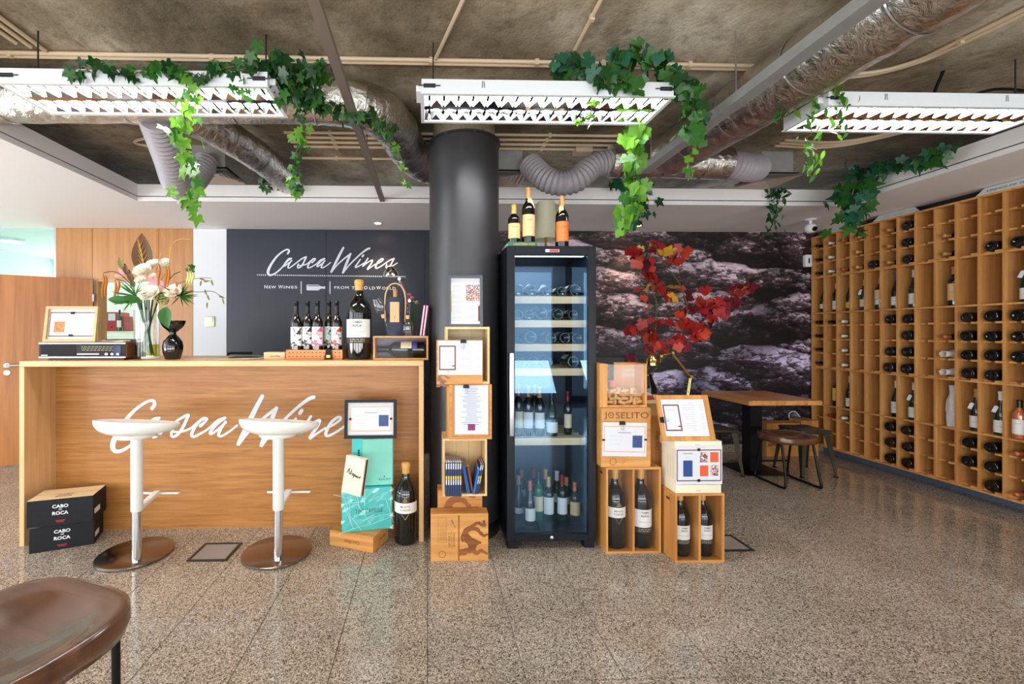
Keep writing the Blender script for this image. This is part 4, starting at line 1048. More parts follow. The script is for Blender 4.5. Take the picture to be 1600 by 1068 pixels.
for u, v, dy, s in ((233,458,-.10,.078),(271,455,-.07,.070),(223,422,-.05,.068),(239,413,0,.056),(256,412,.02,.058),(220,437,-.07,.044),(239,431,-.04,.030)): rose(bp(u, v, dy), s)
def petal_leaf(c, length, width, direction, m, nm, fold=.15, roll=0, curl=.25):
    d = Vector(direction).normalized(); side = d.cross(Vector((0,-1,.15)))
    side = side.normalized() if side.length > .01 else Vector((1,0,0)); nrm = side.cross(d)
    side = side*math.cos(roll)+nrm*math.sin(roll); nrm = side.cross(d)
    def fn(u_, v_):
        wv = width*math.sin(PI*min(1, (v_*.945+.05)))**.75*(1-.35*v_)
        x = (u_-.5)*2
        return c+d*(length*v_)+side*(x*wv)+nrm*(abs(x)*wv*fold*2-curl*length*v_*v_*.5)
    return MB().grid(fn, 4, 8).build(nm, m, bq, ang=80)
petal_leaf(bp(227,428,.03), .295, .088, (-.10,0,1), BROWNLF, 'bronze_leaf', .12, curl=.05)
MB().tube([bp(227,428,.025), bp(222,400,.022), bp(216,372,.02)], [.006,.004,.001], 6).build('leaf_midrib', GOLDTW, bq)
for k in range(6):
    f = k/6
    for s in (-1, 1): MB().tube([bp(226-9*f,424-46*f,.022), bp(226-9*f+s*(10-7*f),416-46*f-4,.022)], [.0028,.0008], 5).build('leaf_vein', GOLDTW, bq)
for d in ((-.95,-.2,.05),(.95,-.1,.3)):
    petal_leaf(bp(232,470,-.03)+Vector(d)*.05, .17, .034, d, BQG, 'broad_leaf', .2)
petal_leaf(bp(258,480,-.08), .15, .055, (.25,-.3,-.9), BQG, 'broad_leaf', .2); petal_leaf(bp(200,470,-.06), .13, .035, (-1,-.2,.1), BQG, 'broad_leaf', .2)
for k in range(70):
    a = rng.uniform(-.2, 2*PI); d = Vector((math.cos(a), -.5, math.sin(a)*.7))
    c = bp(212, 462, -.08) if k < 40 else bp(282, 462, -.02)
    petal_leaf(c, rng.uniform(.07, .15), .006, d+Vector((.6 if k >= 40 else -.2, 0, 0)), BQG, 'grass_blade', .1, curl=.1)
for k, (u, v) in enumerate(((243,440),(258,446),(194,430),(198,466))):
    for j in range(5 if k < 2 else 2):
        a = j*1.25+k; petal_leaf(bp(u, v, -.03), .058, .016, (math.cos(a)*.8, -.55, math.sin(a)*.8), PINK, 'lily_petal', .1)
def catkin(u, v, l, m=CATK):
    c = bp(u, v, -.06); P = [c+Vector((.006*math.sin(i), 0, -l*i/6)) for i in range(7)]
    MB().tube(P, [.003,.007,.008,.008,.007,.005,.002], 7).build('amaranth_tassel', m, bq)
for u, v, l in ((161,428,.17),(165,430,.15),(180,437,.17),(185,438,.11),(248,412,.16),(259,418,.15),(263,416,.17),(275,440,.12)): catkin(u, v, l)
for u, v in ((193,408),(200,418),(206,428),(210,436)): petal_leaf(bp(u, v+12, -.03), .09, .022, (-.35+.1*(u-195)/10, -.1, 1), OLIVEB if u < 200 else BROWNLF, 'bud_leaf', .2)
def twig(pts, r, m): MB().tube(smooth_path([bp(*q) for q in pts], 5), r, 5).build('twig', m, bq)
twig(((235,460,0),(256,430,0),(264,413,0),(268,385,.0),(280,374,0),(298,374,0)), .004, GOLDTW); twig(((240,440,0),(250,400,0),(255,390,0)), .003, GOLDTW)
twig(((210,450,0),(190,430,-.05),(176,424,-.06),(162,426,-.06)), .003, TWIG); twig(((210,455,0),(195,440,-.05),(181,436,-.06)), .003, TWIG)
twig(((255,450,0),(270,430,.02),(282,424,.03)), .003, TWIG); twig(((262,455,0),(285,455,0),(310,456,0),(332,455,0),(348,465,0)), .0022, TWIG); twig(((270,445,0),(300,436,0),(318,434,0),(330,434,0)), .002, TWIG)
for u, v, dx, dz in ((312,435,1,-.3),(318,440,1,.2),(330,437,.3,-1),(320,452,.3,-1),(324,460,.3,-1),(342,462,1,-.4),(324,472,-.1,-1),(315,438,-.3,-1),(348,466,.2,-1)): petal_leaf(bp(u, v), .045, .008, (dx, 0, dz), OLIVEB, 'dry_leaf', .1)
for k in range(14): petal_leaf(bp(296+rng.uniform(-6,8), 420+rng.uniform(-4,6)), .03, .012, (rng.uniform(-1,1), -.3, rng.uniform(-.3,1)), BQG, 'small_leaf', .1)
for k in range(3): catkin(293+k*4, 425, .09, mat('pale_green_tassel', srgb(200,204,130), .8))
mb = MB()
for k in range(60):
    a, b_ = rng.uniform(0, 2*PI), rng.uniform(0, PI); c = bp(254,468,-.07)+Vector((math.cos(a)*math.sin(b_), math.sin(a)*math.sin(b_), math.cos(b_)))*.034
    mb.cb(c, (.009,.009,.009))
mb.build('seed_head', mat('pale_seed_head', srgb(148,156,96), .8), bq, smooth=False)['kind'] = 'stuff'
# black hourglass vase
tag(MB().lathe([(.045,0),(.050,.006),(.062,.05),(.066,.09),(.060,.125),(.040,.155),(.022,.175),(.022,.190),(.040,.205),(.068,.232),(.080,.262),(.081,.272),(.077,.272),(.066,.242),(.03,.21),(.001,.205)], 40).build('ceramic_vase', BLKGLOSS, M=Tm(xa(270, 3.12), 3.12, CT)), 'glossy black hourglass-shaped vase on the counter', 'vase')
# papers, box, tray with five bottles
for k, (u, dz, a, m_) in enumerate(((372,0,.05,KRAFT), (392,.004,-.06,PAPER), (385,.008,.1,BLKCARD))):
    tag(MB().box(-.10, .10, -.08, .08, 0, .0035).build('leaflet', m_, smooth=False, M=Tm(xa(u, 3.2), 3.2, CT+dz+.0005) @ Rz(a)), ['tan leaflet lying lowest on the counter middle', 'white leaflet lying on the tan leaflet', 'black leaflet on top of the leaflets on the counter'][k], 'paper', 'leaflets on the counter')
yt = 3.06; tx0, tx1 = xa(447, yt), xa(535, yt); xb0 = xa(412, yt+.06)
t = thing('card_box', 'small flat tan card box with printed name beside the copper tray', 'box', (xb0, yt+.06, CT))
MB().box(0, .15, 0, .10, 0, .048).build('box_body', KRAFT, t, bevel=.002, seg=1); text('Casca Wines', INK, t, Tm(.08, -.0008, .022) @ FACE, w=.075, h=.015, shear=.4)
COP = mat('copper_painted_steel', srgb(206,120,66), .35, .25)
t = thing('bottle_tray', 'perforated copper-coloured tray holding five labelled bottles', 'tray', (tx0, yt, CT)); wt = tx1-tx0; dt = .185
MB().box(0, wt, 0, dt, 0, .004).box(0, .004, .004, dt, .004, .068).box(wt-.004, wt, .004, dt, .004, .068).box(.004, wt-.004, dt-.004, dt, .004, .068).box(0, wt, 0, .004, .004, .068).build('tray_body', COP, t, smooth=False)
mb = MB()
for i in range(14):
    for j in range(2): c = (.022+i*(wt-.044)/13, .022+j*.026); mb.rect(c[0]-.0035, c[0]+.0035, c[1]-.0035, c[1]+.0035)
mb.build('perforations', BLACK, t, smooth=False, M=Tm(0, -.0006, 0) @ FACE)
t2 = thing('price_card', 'small black tapered card leaning on the copper tray', 'card', M=Tm(xa(513, yt-.02), yt-.022, CT+.0005) @ Rx(-.16))
MB().prism([(-.028,0),(.028,0),(.018,.075),(-.018,.075)], .003, FACE).build('card_stock', BLKCARD, t2, smooth=False); MB().rect(-.014, .014, .012, .032, Tm(0,-.0036,0) @ FACE).build('gold_print', LBLY, t2, smooth=False)
arts = [art('label_art_flower', srgb(70,60,60), srgb(240,238,232), srgb(240,238,232), 24), art('label_art_bird', srgb(30,34,50), srgb(236,234,234), srgb(220,224,236), 22), art('label_art_pink', srgb(214,90,130), srgb(238,232,232), srgb(236,214,220), 22), art('label_art_mint', srgb(60,80,70), srgb(232,236,232), srgb(206,224,216), 22), art('label_art_red', srgb(180,60,40), srgb(234,230,230), srgb(206,212,226), 22)]
for k, u in enumerate((463, 480.5, 496, 514, 526)):
    yy = yt+.05+(0, .02, 0, .082, .012)[k]; hb = za(470, yy, u)-CT-.0045
    bottle(['bottle with flower-sketch label, leftmost in the copper tray', 'bottle with bird-like label, second in the copper tray', 'bottle with pink label, middle of the copper tray', 'bottle with mint-toned label, fourth in the copper tray', 'bottle with red and blue label, rightmost in the copper tray'][k],
        Tm(xa(u, yy), yy, CT+.0045), hb, .0385, 'bordeaux', BRGLASS, BLKC, .76, ((.22,.55,arts[k],1.5),), (('---- -----', .255, .05, .003, GREYINK, 0),), group='bottles in the copper tray')
hb = za(437, 3.1, 561)-CT
cabo('very large black bottle with gold cap standing on the counter', Tm(xa(561, 3.1), 3.1, CT), hb, .087)
# display box with lying bottle
yd = 2.99; dx0, dx1 = xa(583, yd), xa(669, yd); hd = .165; dd = .16
t = thing('display_box', 'glass-fronted pine display box with a bottle lying inside', 'box', (dx0, yd, CT)); wd = dx1-dx0
MB().box(0, wd, 0, dd, 0, .012).box(0, wd, 0, dd, hd-.012, hd).box(0, .012, 0, dd, .012, hd-.012).box(wd-.012, wd, 0, dd, .012, hd-.012).build('pine_frame', PINE, t, smooth=False)
MB().box(.012, wd-.012, dd-.006, dd, .012, hd-.012).build('back_panel', mat('grey_lilac_lining', srgb(150,140,150), .6), t, smooth=False)
MB().box(.012, wd-.012, .006, .009, .012, hd-.012).build('glass_front', ACRYL, t, smooth=False)
bottle('dark bottle lying sideways inside the glass-fronted display box', Tm(dx0+wd-.02, yd+.085, CT+.012+.058) @ Ry(-PI/2) @ Rz(PI/2), wd-.036, .056, 'bordeaux', DKGLASS, BLKC, .80, ((.28,.50,LBLC,1.4), (.17,.26,mat('violet_label', srgb(90,70,150), .5),1.4)))
zt2 = CT+hd
# bag with bottle, glasses, lamp, flowers, magazines on the display box
DEN = mat('navy_denim', srgb(52,56,72), .8, bump=.3, bscale=90); LEA = mat('tan_leather', srgb(222,172,124), .55)
xb, yb2 = xa(617.5, 3.07), 3.07
t = thing('bottle_bag', 'dark denim bottle bag with tan leather panel and hoop handle', 'bag', (xb, yb2, zt2))
def bagfn(u_, v_):
    a = 2*PI*u_; rr = (.062+.006*math.sin(9*v_+2*a)+.006*math.sin(3*a+14*v_))*(1-.18*max(0, v_-.75)*4*.3)
    return (rr*math.cos(a), rr*.78*math.sin(a), v_*.27)
MB().grid(bagfn, 28, 16, True).lathe([(.001,.001),(.055,.001)], 20).build('denim_body', DEN, t, ang=80)
MB().box(-.032, .032, -.056, -.052, .095, .235).build('leather_panel', LEA, t, bevel=.002, seg=1)
for s in (-1, 1): MB().tube(smooth_path([(s*.068, 0, .10), (s*.072, 0, .22), (s*.066, 0, .30), (s*.038, 0, .355), (0, 0, .370)], 6), .005, 8).build('handle', LEA, t)
bottle('cork-topped bottle poking out of the denim bag', Tm(xb, yb2, zt2+.01), .315, .036, cap=CORKC)
def wineglass(label, M):
    t = thing('wine_glass', label, 'glass', M=M, group='wine glasses on the display box')
    MB().lathe([(.001,.002),(.036,.004),(.004,.010),(.0035,.09),(.008,.10),(.030,.118),(.040,.145),(.040,.175),(.031,.215),(.0295,.215),(.038,.175),(.038,.146),(.028,.121),(.001,.106)], 28).build('glass', GLASS, t)
    MB().lathe([(.012,.075),(.012,.10)], 16, capb=False, capt=False).build('leather_strap', LEA, t)
wineglass('wine glass strapped tilted to the left of the denim bag', Tm(xa(606, 3.03), 3.02, zt2+.055) @ Ry(-.38))
wineglass('wine glass hanging upside down right of the denim bag', Tm(xa(637, 3.03), 3.03, zt2+.218) @ Rx(PI))
def desk_lamp(name, label, base, pts, head, r, m, hdir, s=1):
    """clamp-jointed task lamp: base, arms, dome shade"""
    t = thing(name, label, 'lamp', base)
    MB().lathe([(.075*s,0),(.075*s,.010*s),(.06*s,.018*s),(.012*s,.024*s)], 32).build('base', m, t)
    for a, b_ in zip(pts, pts[1:]):
        A, B = Vector(a), Vector(b_); o = Vector((0,.010*s,0))
        MB().tube([A-o, B-o], .0045*s, 8).tube([A+o, B+o], .0045*s, 8).build('arm', m, t)
    for q in pts[1:]: MB().lathe([(.011*s,-.020*s),(.014*s,-.012*s),(.014*s,.012*s),(.011*s,.020*s)], 14, Matrix.Translation(q) @ Rx(PI/2)).build('joint', m, t)
    q = Vector(hdir).to_track_quat('Z', 'Y').to_matrix().to_4x4()
    MB().lathe([(r*.16,r*1.18),(r*.3,r*1.12),(r*.34,r*1.0),(r*.62,r*.80),(r*.88,r*.46),(r,r*.1),(r*1.03,0),(r*.99,0),(r*.94,.1*r),(r*.84,r*.44),(r*.58,r*.76),(r*.02,r*.96)], 36, Matrix.Translation(head) @ q, capb=False).build('shade', m, t)
    MB().lathe([(.001,-.0),(r*.3,r*.1),(r*.34,r*.35),(r*.15,r*.62)], 16, Matrix.Translation(head) @ q).build('bulb', WPLAST, t)
    MB().tube([Vector(pts[-1]), Vector(pts[-1])+Vector((-.006, -.01, -.055*s))], .003*s, 6).build('switch_stalk', m, t)
    return t
yl = 3.24; bl = Vector((xa(641, yl), yl, CT))
q = lambda u, v: at(u, v, yl)-bl
desk_lamp('task_lamp', 'chrome task lamp with dome shade behind the denim bag', bl, [(0,0,.02), tuple(q(640,470)), tuple(q(624,436))], tuple(q(611,431)), .062, CHROME, (-.10,-.1,1))
t = thing('flower_sprig', 'little bunch of pink and yellow blossoms behind the chrome lamp pole', 'flowers', (xa(645, 3.36), 3.36, CT))
for k in range(11):
    rr = random.Random(k); q_ = at(645+rr.uniform(-11,9), 467+rr.uniform(-9,9), 3.36); c = q_-Vector((xa(645, 3.36), 3.36, CT))
    MB().lathe([(.001,-.010),(.010,-.004),(.013,.004),(.008,.011),(.001,.013)], 10, Matrix.Translation(c)).build('blossom', [PINK, mat('rose_pink_petal', srgb(206,90,116), .6), mat('moss_leaf', srgb(120,124,40), .6)][k % 3], t)
    MB().tube([(0,0,.20), c*.8, c], .002, 5).build('stem', BQG, t)
MB().lathe([(.02,0),(.03,.02),(.032,.18),(.028,.2)], 18).build('stem_pot', GLASS, t)
MAGP = mat('magenta_magazine', srgb(206,70,120), .4, var=.35, vscale=60)
for k in range(2):
    xk = xa(655.5+4.5*k, 3.05)
    t = thing('magazine', ['pink-spined magazine leaning nearest the lamp on the display box', 'pink-spined magazine leaning at the display box end'][k], 'magazine', M=Tm(xk, 3.04, zt2+.001) @ Ry(.13), group='magazines on the display box')
    MB().box(0, .014, 0, .17, 0, .215).build('cover', MAGP, t, smooth=False); MB().box(.003, .011, -.0012, 0, .002, .213).build('pages', PAPER, t, smooth=False)
# things behind the counter
t = thing('bar_chair', 'black metal chair back showing just above the counter', 'chair', (xa(345, 4.0), 4.0, 0))
MB().cb((0,0,.68), (.4,.4,.03)).build('seat', BLACK, t, bevel=.01)
MB().tube(smooth_path([(-.03,.18,.69), (-.03,.2,1.15), (-.015,.2,1.205), (.06,.2,1.21), (.2,.2,1.21)], 5), .012, 8).build('backrest', BLACK, t)
for a in (-.17,.17):
    for b_ in (-.17,.17): MB().tube([(a,b_,.67), (a*1.15,b_*1.15,0)], .011, 8).build('leg', BLACK, t)
# ------------------------------------------------------------------ floor things left
def bar_stool(label, px_, py_, bx, by, rot):
    t = thing('bar_stool', label, 'stool', (px_, py_, 0), group='white bar stools at the counter')
    dx, dy = bx-px_, by-py_
    def basefn(prof): return [(r, z) for r, z in prof]
    MB().lathe([(.208,0),(.213,.004),(.213,.012),(.205,.018),(.001,.020)], 64, Tm(dx, dy, .0005)).build('base_plate', mat('stool_base_steel', srgb(150,138,128), .22, 1), t)
    MB().lathe([(.0265,.02),(.0265,.33)], 24).build('chrome_piston', CHROME, t)
    MB().lathe([(.031,.325),(.033,.33),(.033,.80)], 24).build('white_sleeve', WPLAST, t)
    b = MB().box(-.14, .14, .19, .215, .352, .366)
    b.prism([(-.02,.028),(.02,.028),(.02,.20),(-.02,.20)], .022, Matrix.Translation((0,0,.318)) @ Matrix(((1,0,0,0),(0,1,0,0),(0,.18,1,0),(0,0,0,1))))
    b.build('footrest', WPLAST, t, bevel=.003, seg=1)
    MB().box(-.138, .138, .191, .214, .3662, .3685).build('footrest_pad', STEEL, t, smooth=False)
    c, s_ = math.cos(rot), math.sin(rot)
    def rim(a):
        back = .5+.5*math.cos(a+rot+1.95)    # 1 at the raised back, turned to the room
        rx = .215+.035*math.cos(a) if math.cos(a) > 0 else .235
        return rx*math.cos(a), .185*math.sin(a), .836+.064*back
    def seatfn(u_, v_):
        a = 2*PI*u_; X, Y_, Z = rim(a)
        if v_ < .55:                      # underside: from the boss up to the rim
            f = v_/.55; k = .42+.58*math.sin(f*PI/2)**.8
            x, y, z = X*k, Y_*k, .795+(Z-.008-.795)*(f**1.7)
        else:
            f = (v_-.55)/.45; k = 1-f
            x, y, z = X*k, Y_*k, Z-(Z-.825)*(1-(1-f)**2.2)
        return (x*c-y*s_, x*s_+y*c, z)
    MB().grid(seatfn, 40, 18, True).build('seat_shell', WPLAST, t, ang=80)
    MB().lathe([(.075,.772),(.105,.775),(.112,.785),(.112,.800),(.10,.812)], 32).build('seat_boss', WPLAST, t)
    MB().tube([(.09*c, .09*s_, .785), (.17*c, .17*s_, .780)], .006, 8).build('height_lever', CHROME, t)
ys = 2.68
bar_stool('white swivel bar stool nearest the black cartons', xa(214, ys), ys, xa(212, 2.80), 2.80, -.10)
bar_stool('white swivel bar stool nearer the turquoise boxes', xa(435, ys), ys, xa(433, 2.80), 2.80, -.16)

def carton(label, M, w_, d_, h_, shade):
    t = thing('wine_carton', label, 'box', M=M, group='black wine cartons beside the counter')
    MB().box(0, w_, 0, d_, 0, h_).build('carton_sides', BLKCARD, t, bevel=.002, seg=1)
    MB().box(.002, w_-.002, .002, d_-.002, h_, h_+.0015).build('kraft_top', KRAFT, t, smooth=False)
    MB().box(.002, w_-.002, d_*.5-.001, d_*.5+.001, h_+.0015, h_+.002).build('top_seam', BLKCARD, t, smooth=False)
    for s, dz, hh, ww in (('CABO', .030, .022, .085), ('DE', .009, .008, .016), ('ROCA', -.014, .022, .085)):
        text(s, WINK, t, Tm(w_*.5, -.0012, h_*.55+dz) @ FACE, w=ww, h=hh, bold=.03)
    for k in range(2): MB().rect(w_*.5-.025+.005*k, w_*.5+.025-.005*k, h_*.18-.009*k, h_*.18+.004-.009*k, Tm(0, -.0012, 0) @ FACE).build('red_print', REDINK, t, smooth=False)
    for s, dz, hh, ww in (('CABO', .018, .018, .09), ('ROCA', -.014, .018, .09)): text(s, INK, t, Tm(w_*.5, d_*.28+dz, h_+.0022), w=ww, h=hh, bold=.03)
    MB().box(w_, w_+.001, d_*.1, d_*.5, h_*.25, h_*.45).build('white_label', PAPER, t, smooth=False)
a_ = math.atan2(.13, .317)
carton('black wine carton at the bottom of the pile by the counter', Tm(xa(38, 2.817)+.028, 2.817, .0005) @ Rz(a_), .335, .20, .160, 0)
carton('black wine carton with kraft top, upper of the pile', Tm(xa(39, 2.825)+.02, 2.812, .163) @ Rz(a_-.09), .352, .21, .170, 1)

def floor_hatch(label, x0, x1, y0, y1):
    t = thing('floor_hatch', label, 'floor box', group='floor power hatches')
    MB().box(x0, x1, y0, y0+.018, .0005, .006).box(x0, x1, y1-.018, y1, .0005, .006).box(x0, x0+.018, y0+.018, y1-.018, .0005, .006).box(x1-.018, x1, y0+.018, y1-.018, .0005, .006).build('rim', DARKMET, t, smooth=False)
    MB().box(x0+.018, x1-.018, y0+.018, y1-.018, .0005, .004).build('carpet_lid', mat('grey_carpet_lid', srgb(150,138,130), .95, bump=.5, bscale=200), t, smooth=False)
floor_hatch('square floor hatch between the two bar stools', -1.478, -1.232, 2.70, 2.93)
floor_hatch('square floor hatch right of the bottle crates', 1.87, 2.10, 2.74, 2.96)

# turquoise stack
P1 = Vector((xa(583, 2.776), 2.776)); P0 = Vector((xa(515, 2.894), 2.894)); P2 = Vector((xa(616, 2.984), 2.984))
ang1 = math.atan2(P1.y-P0.y, P1.x-P0.x)
t = thing('wooden_wine_box', 'flat pine wine box on the floor under the turquoise boxes', 'box', M=Tm(P0.x, P0.y, .0005) @ Rz(ang1))
w1 = (P1-P0).length; d1 = .215
MB().box(0, w1, 0, d1, 0, .098).build('box_body', PINE, t, bevel=.0015, seg=1)
MB().box(.004, w1-.004, .004, d1-.004, .098, .100).build('lid', PINE, t, smooth=False)
text('Casca Wines', BURN, t, Tm(w1*.52, -.0008, .045) @ FACE @ Rz(PI), w=.11, h=.024, shear=.4)
text('--- ---', BURN, t, Tm(w1+.0008, d1*.6, .05) @ Rz(PI/2) @ FACE, w=.07, h=.01)
z1 = .1008
A = Vector((xa(533, 2.838), 2.838)); B = Vector((xa(613, 2.932), 2.932)); ang2 = math.atan2(B.y-A.y, B.x-A.x)*.75; w2 = (B-A).length
t = thing('wrapped_gift_box', 'turquoise box in clear crinkled plastic wrap on the pine box', 'box', M=Tm(A.x, A.y, z1) @ Rz(ang2)); h2 = .272; d2 = .125
MB().box(.006, w2-.006, .006, d2, 0, h2).build('painted_box', TURQ, t, bevel=.003)
rng = random.Random(3)
def wrapfn(u_, v_): return ((u_)*w2, -.002-.006*rng.random(), v_*(h2+.004))
MB().grid(wrapfn, 12, 10).build('plastic_wrap', WRAP, t, smooth=False)
mb = MB()
for k in range(16):
    c = (rng.uniform(.02, w2-.02), rng.uniform(.02, h2-.02)); a = rng.uniform(-1.2, 1.2)+(.8 if c[0] > w2/2 else -.8); l = rng.uniform(.03, .09)
    mb.tube([(c[0]-l*math.cos(a), -.009, c[1]-l*math.sin(a)), (c[0], -.011, c[1]+.004), (c[0]+l*math.cos(a), -.009, c[1]+l*math.sin(a))], .0012, 4)
mb.build('wrap_creases', mat('wrap_crease_film', srgb(206,240,240), .25), t)
text('TIME CAPSULE', mat('dark_teal_ink', srgb(20,80,84), .5), t, Tm(w2*.53, .0045, h2*.47) @ FACE, w=.18, h=.030, bold=.0)
t = thing('turquoise_case', 'upright pale turquoise wooden case marked ROCIM on the wrapped box', 'box', M=Tm(A.x+.055, A.y+.085, z1+h2+.001) @ Rz(.12)); h3 = .325
MB().box(0, .275, 0, .09, 0, h3).build('case_body', TURQ, t, bevel=.002, seg=1)
MB().box(.07, .27, -.016, -.001, .006, h3-.008).build('sliding_lid', TURQP, t, bevel=.002, seg=1)
text('ROCIM', mat('dark_teal_ink', srgb(20,80,84), .5), t, Tm(.215, -.0168, .045) @ FACE, w=.075, h=.015); MB().prism([(-.006,0),(0,-.006),(.006,0),(0,.006)], .0005, Tm(.215, -.0165, .064) @ FACE).build('diamond_mark', INK, t, smooth=False)
text('-- ---', INK, t, Tm(.045, -.0008, .20) @ FACE @ Rz(PI/2), w=.09, h=.012)
z3 = z1+h2
M = Tm(xa(531, 2.80)+.005, 2.815, z3-.005) @ Rz(-.42) @ Ry(.10) @ Rx(-.10)
t = thing('gift_book_box', 'cream slipcase with black handwriting leaning on the turquoise case', 'box', M=Tm(0,0,.012) @ M)
MB().box(0, .145, 0, .045, 0, .235).build('cover', CREAM, t, bevel=.002, seg=1); MB().box(.1455, .1465, .012, .034, .004, .231).build('page_edge', mat('brown_edge', srgb(80,40,34), .6), t, smooth=False)
mb = MB(); NP = [[(0,60,8),(20,0,8),(22,30,10),(40,60,8),(52,5,8)], [(60,35,8),(56,55,9)], [(58,20,8),(59,22,8)], [(70,42,7),(84,32,8),(86,42,7),(74,50,7),(80,58,7),(92,50,6)], [(98,36,8),(94,80,8)], [(98,40,7),(110,38,8),(106,54,7),(98,54,6)], [(118,42,8),(116,54,8),(126,52,7),(126,42,7),(118,42,7)], [(136,42,8),(134,54,8),(144,52,7),(144,42,7),(136,42,7)], [(154,40,8),(152,56,8)], [(154,46,6),(164,40,7)], [(176,25,8),(170,56,8)], [(166,40,6),(184,36,6)]]
for st in NP: stroke(mb, st, .00058, 4, None, (90, 45))
mb.build('handwritten_name', INK, t, smooth=False, M=Tm(.075, -.001, .125) @ FACE @ Rz(-.2))
z4 = z3+h3+.002; hf = .255; wf2 = .345
M = Tm(xa(579, 2.90), 2.905, z4+.001) @ Rz(.02) @ Rx(PI/2-.10) @ Tm(0, hf/2, 0)
t = thing('picture_frame', 'black framed card with blue square on top of the turquoise case', 'frame', M=M)
frame(t, wf2, hf, Matrix(), .020, .018, BLACK); sheet(t, wf2-.05, hf-.05, Tm(0,0,.005), 'card_blue_big')
for s in (-1, 1): MB().box(s*.135-.007, s*.135+.007, -.007, .007, .0065, .012).build('photo_clip', BLACK, t, smooth=False)
MB().box(-.02, .02, -.12, .05, -.06, -.055).box(-.02, .02, -.127, -.11, -.06, 0).build('easel_leg', BLACK, t, smooth=False)
yb3 = 2.94
monte('very large black bottle with gold cap on the floor inside the counter', Tm(xa(634, yb3), yb3, .0005), za(722, yb3, 634), .076)

# ------------------------------------------------------------------ crate tower before the column
def closed_crate(t, w_, d_, h_, m=PINE):
    MB().box(0, w_, 0, d_, 0, h_).build('crate_body', m, t, bevel=.0015, seg=1)
def open_crate(t, w_, d_, h_, th=.012, m=PINEP, mb_=None, front=True):
    """box open at the front (-Y), origin front left bottom"""
    MB().box(0, w_, 0, d_, 0, th).build('bottom_board', m, t, smooth=False)
    MB().box(0, w_, 0, d_, h_-th, h_).build('top_board', m, t, smooth=False)
    MB().box(0, th, 0, d_, th, h_-th).build('side_board', m, t, smooth=False); MB().box(w_-th, w_, 0, d_, th, h_-th).build('side_board', m, t, smooth=False)
    k = 3
    for i in range(k): MB().box(th+(w_-2*th)*i/k+.0006, th+(w_-2*th)*(i+1)/k-.0006, d_-.008, d_, th, h_-th).build('back_board', mb_ or m, t, smooth=False)
BURNV = wood('burnt_vine_print', srgb(84,40,16), srgb(150,88,44), 'X', 2.0, figure=.9)
def vine_print(parent, M, s):
    mb = MB()
    rg = random.Random(4)
    for st in ([(480,770,60),(560,738,84),(640,690,100),(664,612,140),(596,540,120),(556,445,104),(610,380,90),(720,376,70),(780,430,54),(840,478,48),(898,470,40)],
               [(620,390,70),(700,310,54),(770,292,44),(840,330,48),(866,318,40),(842,262,34)], [(640,690,90),(736,752,56),(790,712,60),(850,740,48),(898,764,40)],
               [(660,600,120),(740,590,80),(786,592,44)], [(520,560,40),(505,480,40),(560,420,60)], [(480,720,40),(560,700,50)]):
        P = smooth_path([(x, y, w_) for x, y, w_ in st], 3)
        stroke(mb, [(p.x+rg.uniform(-5,5), p.y+rg.uniform(-5,5), p.z*rg.uniform(.78, 1.15)) for p in P], s, 2, None, (480, 520))
    mb.build('vine_print', BURNV, parent, smooth=False, M=M)
yk = 2.667; kx0 = xa(673, yk); kw1 = xa(763, yk)-kx0
t = thing('printed_wine_crate', 'flat pine crate with vine print standing on the floor before the column', 'crate', (kx0, yk, .0005)); hk = .29
closed_crate(t, kw1, .098, hk)
vine_print(t, Tm(kw1*.515, -.0008, hk*.49) @ FACE, kw1*.48/430)
MB().rect(-.004, .004, -hk/2+.004, hk/2-.008, Tm(kw1*.487, -.0008, hk/2) @ FACE).build('print_stripe', BURNV, t, smooth=False)
text('MONTE', BURN, t, Tm(kw1*.40, -.0008, hk*.45) @ FACE @ Rz(-PI/2), w=.085, h=.013); text('CASCAS', BURN, t, Tm(kw1*.325, -.0008, hk*.45) @ FACE @ Rz(-PI/2), w=.085, h=.013)
MB().rect(-.055, .055, -.0006, .0006, Tm(kw1*.362, -.0008, hk*.46) @ FACE @ Rz(PI/2)).build('print_rule', BURN, t, smooth=False)
text('TEJO 10', mat('stamp_blue', srgb(50,74,100), .6), t, Tm(kw1*.385, -.0008, hk*.80) @ FACE @ Rz(-1.1), w=.055, h=.012, bold=.02)
mb = MB()
for a in ((.13,.27,.92,.92),(.13,.27,.40,.40)): mb.rect(kw1*a[0], kw1*a[1], hk*a[2]-.0006, hk*a[2]+.0006)
for x in (.13,.27): mb.rect(kw1*x-.0006, kw1*x+.0006, hk*.40, hk*.92)
for k in range(9): mb.rect(kw1*.16+k*.0042, kw1*.162+k*.0042, hk*.44, hk*(.6+.03*(k*5 % 7)))
mb.build('print_panel', BURN, t, smooth=False, M=Tm(0, -.0008, 0) @ FACE)
MB().lathe([(.019,0),(.0205,.0004),(.022,0)], 24, Tm(kw1*.2, -.0006, hk*.15) @ FACE, capb=False, capt=False).build('round_stamp', BURN, t)
kx2 = xa(684, 2.79); kw2 = xa(753, 2.79)-kx2
t = thing('printed_wine_crate', 'pine crate with vine print between floor crate and open book crate', 'crate', (kx2, 2.77, .0005)); h2_ = .398
closed_crate(t, kw2, .115, h2_); vine_print(t, Tm(kw2*.10, -.0008, h2_*.655) @ FACE, kw2*.80/430)
